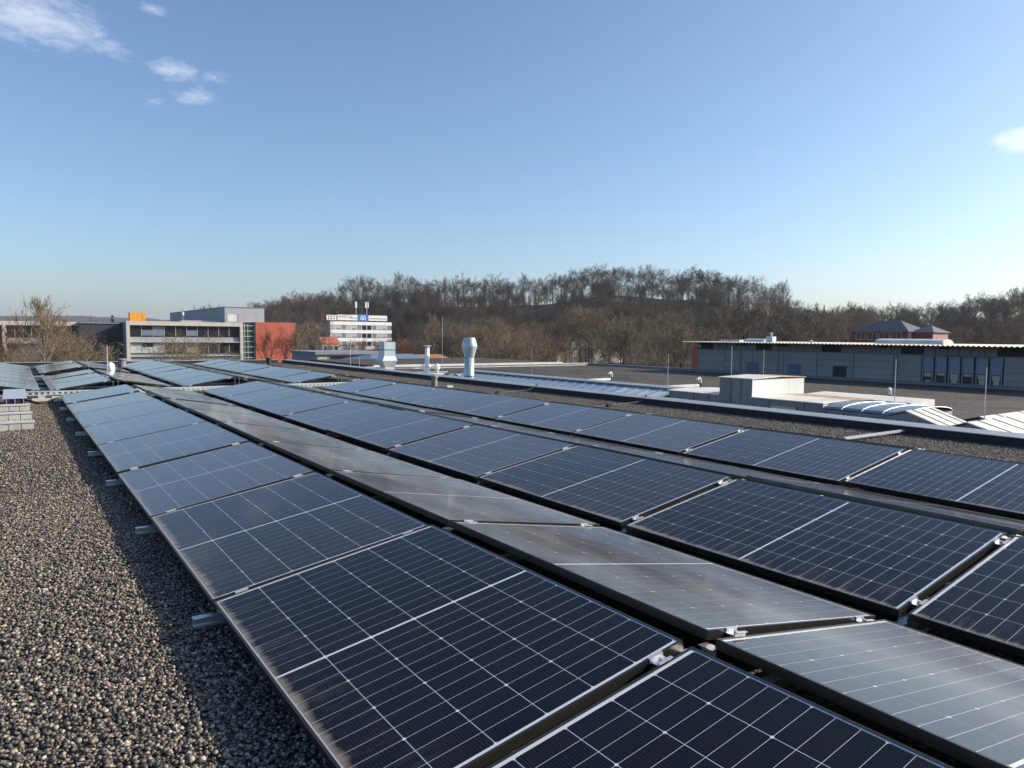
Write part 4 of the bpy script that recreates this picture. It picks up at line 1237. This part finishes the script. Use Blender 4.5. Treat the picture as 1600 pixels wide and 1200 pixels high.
def gen_conifer(seed, H, pine=False):
    rr = random.Random(seed); tr, crn = MB(), MB()
    tr.tube((0, 0, -.3), (0, 0, H * .97), H * .014, H * .003, 6)
    n_ = 46
    for i in range(n_):
        t = (i + rr.random()) / n_
        if pine and t < .5: continue
        z = H * (.08 + .9 * t)
        ln_ = H * (.21 * (1 - t) + .02) * rr.uniform(.7, 1.15) if not pine else H * .16 * math.sin(max(.15, (t - .42) / .58 * math.pi) ) * rr.uniform(.6, 1.2) + .3
        for k in range(5):
            a = rr.uniform(0, 6.28); dr = Vector((math.cos(a), math.sin(a), rr.uniform(-.25, .15)))
            e = Vector((0, 0, z)) + dr * ln_
            crn.tube((0, 0, z), e, .03, .01, 3, caps=False)
            for q in range(9):
                f = rr.uniform(.15, 1); b = Vector((0, 0, z)).lerp(e, f)
                s_ = Vector((rr.uniform(-1, 1), rr.uniform(-1, 1), rr.uniform(-.6, .3))) * (ln_ * .28 + .12)
                w_ = rand_perp(s_.normalized(), rr) * .11
                crn.add([b - w_, b + w_, b + s_], [(0, 1, 2)])
    return tr, crn
protos_t = {}
def proto(key, gen, bark_m, twig_m):
    tr, crn = gen
    protos_t[key] = (tr.mesh('trunk', M[bark_m]), crn.mesh('crown', M[twig_m]))
for i in range(4): proto(('hill', i), gen_tree(20 + i, 17, 'oak'), 'bark_hill', 'twig_hill')
for i in range(2): proto(('hill', 4 + i), gen_tree(40 + i, 18, 'tall'), 'bark_hill', 'twig_hill')
for i in range(2): proto(('hill', 6 + i), gen_tree(50 + i, 15, 'vase'), 'bark_hill', 'twig_hill')
for i in range(4): proto(('belt', i), gen_tree(60 + i, 12, 'bush'), 'bark_belt', 'twig_belt')
for i in range(2): proto(('belt', 4 + i), gen_tree(70 + i, 13, 'vase'), 'bark_belt', 'twig_belt')
proto(('belt', 6), gen_tree(72, 13, 'oak'), 'bark_belt', 'twig_belt')
proto(('belt', 7), gen_tree(73, 13, 'tall'), 'bark_pale', 'twig_belt')
proto(('belt', 8), gen_tree(74, 12, 'thicket'), 'bark_belt', 'twig_red')
proto(('belt', 9), gen_tree(75, 13, 'oak'), 'bark_dark', 'twig_hill')
proto(('pale', 0), gen_tree(80, 13, 'tall'), 'bark_pale', 'twig_pale')
proto(('pale', 1), gen_tree(81, 10, 'thicket'), 'bark_pale', 'twig_pale')
proto(('pale', 2), gen_tree(82, 9, 'thicket'), 'bark_pale', 'twig_belt')
proto(('red', 0), gen_tree(83, 9, 'bush'), 'bark_belt', 'twig_red')
proto(('dark', 0), gen_tree(84, 9, 'open'), 'bark_dark', 'bark_dark')
proto(('dark', 1), gen_tree(85, 9, 'open'), 'bark_dark', 'bark_dark')
proto(('conifer', 0), gen_conifer(1, 12), 'bark_dark', 'needle')
proto(('conifer', 1), gen_conifer(2, 17, True), 'bark_dark', 'needle')
PH = {'hill': [17, 17, 17, 17, 18, 18, 15, 15], 'belt': [12, 12, 12, 12, 13, 13, 13, 13, 12, 13], 'pale': [13, 10, 9], 'red': [9], 'dark': [9, 9], 'conifer': [12, 17]}
rt = random.Random(99)
def plant(kind, i, x, y, h, label, group, name='bare_tree', z=None, wide=1.0):
    z = ground_h(x, y) if z is None else z
    o = empty(name, (x, y, z), (0, 0, rt.uniform(0, 6.28)))
    s_ = h / PH[kind][i]
    o.scale = (s_ * wide, s_ * wide, s_)
    tag(o, label, 'tree', group)
    a, b = protos_t[(kind, i)]
    link_mesh('trunk', a, o); link_mesh('crown', b, o)
    return o
def polar(az, r_): return CAMLOC.x + r_ * math.sin(R(az)), r_ * math.cos(R(az))
def px_az(px): return 34.894 + math.degrees(math.atan((px - 800) / 1119.87))
def landmark(px):
    for lim, nm in ((470, 'red wall'), (622, 'white office block'), (700, 'white flue pipe'), (795, 'silver chimney'), (960, 'blue skylight'), (1085, 'dark flat roof'),
                    (1265, 'tall duct box'), (1330, 'dark wall hatch'), (1465, 'hipped red house')):
        if px < lim: return nm
    return 'tall hall windows'
lm_count = {}
def tree_label(kind, px):
    nm = landmark(px); k = (kind, nm); lm_count[k] = lm_count.get(k, 0) + 1
    i = lm_count[k] - 1
    if kind == 'crest': return f"bare tree on the hill crest above the {nm}, {ordinal(i)} counted toward the hall"
    if kind == 'slope': return f"bare tree of the upper wood above the {nm}, {ordinal(i)} below the crest" if kind == 'slope' and i < 19 else f"bare tree of the upper wood above the {nm}, behind the others there"
    if kind == 'near': return f"bare tree close behind the lower roof beyond the {nm}, {ordinal(i)} toward the hall"
    if kind == 'front': return f"brown twiggy tree behind the {nm}, {ordinal(i)} of the front belt toward the hall"
    return f"brown twiggy tree behind the {nm}, {ordinal(i)} of the rear belt toward the hall"
def az_px(az): return 800 + 1119.87 * math.tan(R(az - 34.894))
# crest and slope of the wooded hill
n = 0
az = 15.1
while az < 73:
    r_ = 395 + rt.uniform(-10, 20)
    x, y = polar(az, r_)
    h = rt.uniform(15, 22) * (.78 if az > 56 else 1.0) * (.75 if az < 20.5 else 1.0)
    plant('hill', rt.choice((0, 1, 2, 3, 6, 7, 0, 1, 2, 3, 4)), x, y, h, tree_label('crest', az_px(az)), 'trees along the crest of the wooded hill', wide=rt.uniform(1.0, 1.3))
    az += rt.uniform(.5, .95) if az < 56 else rt.uniform(.55, 1.0)
for q in range(70):
    az = rt.uniform(15.3, 73) if q > 22 else rt.uniform(17, 28); r_ = rt.uniform(358, 388)
    x, y = polar(az, r_)
    plant('hill', rt.randrange(8), x, y, rt.uniform(10.5, 15), tree_label('slope', az_px(az)), 'trees on the slope of the wooded hill', wide=1.15)
for k, (px, r_, h) in enumerate(((1090, 385, 17), (1117, 388, 17), (1137, 392, 14))):
    x, y = polar(px_az(px), r_)
    plant('conifer', 1, x, y, h, ['pine with dark crown on the hill crest, nearest the highest trees of three', 'pine on the hill crest, middle one of three', 'lowest pine of three, where the hill crest falls'][k], 'pines on the hill crest', 'pine_tree')
x, y = polar(px_az(1284), 380); plant('conifer', 0, x, y, 13, 'small dark spruce on the low part of the crest', None, 'spruce_tree')
x, y = polar(px_az(1389), 330); plant('conifer', 0, x, y, 11, 'small dark spruce above the red house', None, 'spruce_tree')
x, y = polar(px_az(177), 190); plant('conifer', 0, x, y, 11.5, 'slim dark green spruce between the concrete buildings', None, 'spruce_tree')
# the rest of the wood reads as one mass: instanced on scattered points
wood_shapes = bpy.data.collections.new("wood_shapes")
for i in range(8):
    me_a, me_b = protos_t[('hill', i)]
    for me_ in (me_a, me_b):
        pass
    bm = bmesh.new(); bm.from_mesh(me_b); bm.from_mesh(me_a)
    me_ = bpy.data.meshes.new('wood_tree'); bm.to_mesh(me_); bm.free(); me_.materials.append(M['twig_hill'])
    wood_shapes.objects.link(bpy.data.objects.new('wood_shape', me_))
wt_ = SC.copy(); wt_.name = 'wood_scatter'
for n_ in wt_.nodes:
    if n_.bl_idname == 'GeometryNodeCollectionInfo': n_.inputs['Collection'].default_value = wood_shapes
    if n_.bl_idname == 'FunctionNodeRandomValue':
        if n_.data_type == 'INT': n_.inputs[5].default_value = 7
        if n_.data_type == 'FLOAT_VECTOR': n_.inputs[0].default_value = (0, 0, 0); n_.inputs[1].default_value = (.05, .05, 6.28)
        if n_.data_type == 'FLOAT': n_.inputs[2].default_value = .5; n_.inputs[3].default_value = .78
wp_ = []
while len(wp_) < 860:
    az = rt.uniform(15.2, 76); r_ = rt.uniform(236, 366)
    if 19 < az < 26.5 and r_ < 310: continue
    x, y = polar(az, r_); wp_.append((x, y, ground_h(x, y)))
for q in range(170):
    x, y = polar(rt.uniform(17, 29), rt.uniform(318, 384)); wp_.append((x, y, ground_h(x, y)))
me_ = bpy.data.meshes.new('wood'); me_.from_pydata(wp_, [], []); me_.materials.append(M['twig_hill'])
wo_ = link_mesh('wood', me_); md = wo_.modifiers.new('scatter', 'NODES'); md.node_group = wt_
tag(wo_, 'dense leafless wood covering the hill slope', 'wood', kind='stuff')
# belt of brown trees in front of the hill: tops follow the photo's outline
TOPS = [(462, 508), (500, 492), (520, 520), (612, 512), (640, 505), (690, 492), (735, 484), (780, 492), (830, 506), (870, 488), (920, 470), (960, 470), (1010, 480), (1060, 482), (1110, 486), (1160, 468), (1200, 462), (1250, 486), (1330, 494), (1400, 500), (1480, 500), (1600, 486)]
px = 468
while px < 1605:
    for row in range(2):
        d_ = (150 if row == 0 else 195) + rt.uniform(-16, 16)
        p_ = px + rt.uniform(-9, 9)
        if 508 < p_ < 618 and row == 0: d_ = 215
        if p_ > 1260: d_ += 40
        az = px_az(p_); x, y = polar(az, d_)
        depth = d_ * math.cos(R(az - 34.894))
        hor = 524.9 + (p_ - 800) * .00957
        top = lerp_tab(TOPS, p_) + rt.uniform(-16, 26) + (0 if row == 1 else 8)
        if 508 < p_ < 618: top = 527 + rt.uniform(-6, 10)
        zt = CAMLOC.z + (hor - top) / 1119.87 * depth
        z = ground_h(x, y)
        plant('belt', rt.choice((0, 2, 4, 5, 6, 6, 6, 7, 7, 8, 9, 9)), x, y, max(5, zt - z), tree_label('front' if row == 0 else 'rear', p_), 'brown trees below the wooded hill', wide=rt.uniform(.85, 1.25))
    px += rt.uniform(20, 28)
px = 770
while px < 1082:
    p_ = px + rt.uniform(-6, 6); d_ = rt.uniform(88, 118)
    az = px_az(p_); x, y = polar(az, d_)
    if y > 61:
        depth = d_ * math.cos(R(az - 34.894)); hor = 524.9 + (p_ - 800) * .00957
        zt = CAMLOC.z + (hor - rt.uniform(492, 528)) / 1119.87 * depth
        plant('belt', rt.choice((1, 4, 5, 6, 7, 9)), x, y, zt + 6, tree_label('near', p_), 'brown trees just behind the lower roof', wide=rt.uniform(.9, 1.2))
    px += rt.uniform(16, 26)
# individual trees at the buildings
def tree_px(kind, i, px, top, d_, label, wide=1.0, group=None):
    az = px_az(px); x, y = polar(az, d_)
    depth = d_ * math.cos(R(az - 34.894)); hor = 524.9 + (px - 800) * .00957
    zt = CAMLOC.z + (hor - top) / 1119.87 * depth
    z = ground_h(x, y)
    plant(kind, i, x, y, zt - z, label, group, wide=wide)
tree_px('pale', 0, 70, 458, 112, 'tall pale bare tree, highest at the edge of the picture', 1.15)
tree_px('pale', 0, 92, 486, 124, 'second tall pale tree, just behind the highest one', 1.1)
tree_px('pale', 1, 40, 508, 118, 'pale bare bush tree beside the tallest pale tree', 1.5)
tree_px('pale', 1, 108, 506, 120, 'wide bare bush tree before the shaded wing', 1.5)
tree_px('pale', 2, 136, 516, 124, 'rounded olive bush tree next to the shaded wing', 1.5)
tree_px('red', 0, -4, 480, 116, 'russet narrow tree cut by the picture edge', .8)
tree_px('pale', 1, 14, 530, 100, 'pale bush tree at the very edge beside the russet tree', 1.0)
tree_px('red', 0, 30, 540, 128, 'low russet bush under the pale trees', 1.6)
tree_px('red', 0, 152, 488, 172, 'slim reddish tree rising above the shaded wing', .55)
tree_px('pale', 2, 168, 541, 118, 'small tan bush in front of the shaded wing', .8)
tree_px('pale', 2, 272, 511, 118, 'bare bushy tree before the glazed facade, larger of two', 1.6)
tree_px('pale', 1, 312, 513, 126, 'bare bushy tree before the glazed facade, narrower of two', 1.2)
tree_px('pale', 2, 362, 538, 130, 'small bare bush near the stair tower', .9)
tree_px('dark', 0, 416, 506, 140, 'dark vase shaped tree before the red wall, near the stair tower', .9)
tree_px('dark', 1, 446, 507, 142, 'dark vase shaped tree before the red wall, near its outer edge', .85)
tree_px('belt', 4, 500, 486, 190, 'tall slim yellowish tree beside the white office block', .75)
tree_px('belt', 5, 478, 512, 200, 'bare tree between the red wall and the office block', .8)
tree_px('pale', 1, 553, 528, 200, 'pale leafless tree before the office block, first from the red wall', .9)
tree_px('pale', 1, 590, 526, 205, 'pale leafless tree before the office block, close to its far corner', .9)
x, y = polar(px_az(318), 330); plant('hill', 1, x, y, 17, 'lone rounded bare tree behind the metal hall', None, wide=1.2)
x, y = polar(px_az(337), 345); plant('hill', 2, x, y, 15, 'smaller bare tree behind the metal hall', None)

# ------------------------------------------------------------------ haze over the valley
hz = NT("valley_haze")
hz.t.nodes.remove(hz.b)
pv = hz.n("ShaderNodeVolumePrincipled")
pv.inputs['Color'].default_value = (.80, .88, 1.0, 1)
pv.inputs['Density'].default_value = 0.00011
pv.inputs['Anisotropy'].default_value = 0.2
hz.l(pv.outputs[0], hz.t.nodes["Material Output"].inputs['Volume'])
HAZE = True
if HAZE:
    o = MB().box(-5600, 5600, -5600, 5600, -12, 120).build('haze', hz.m)
    tag(o, 'thin pale blue haze over the valley', 'haze', kind='stuff')
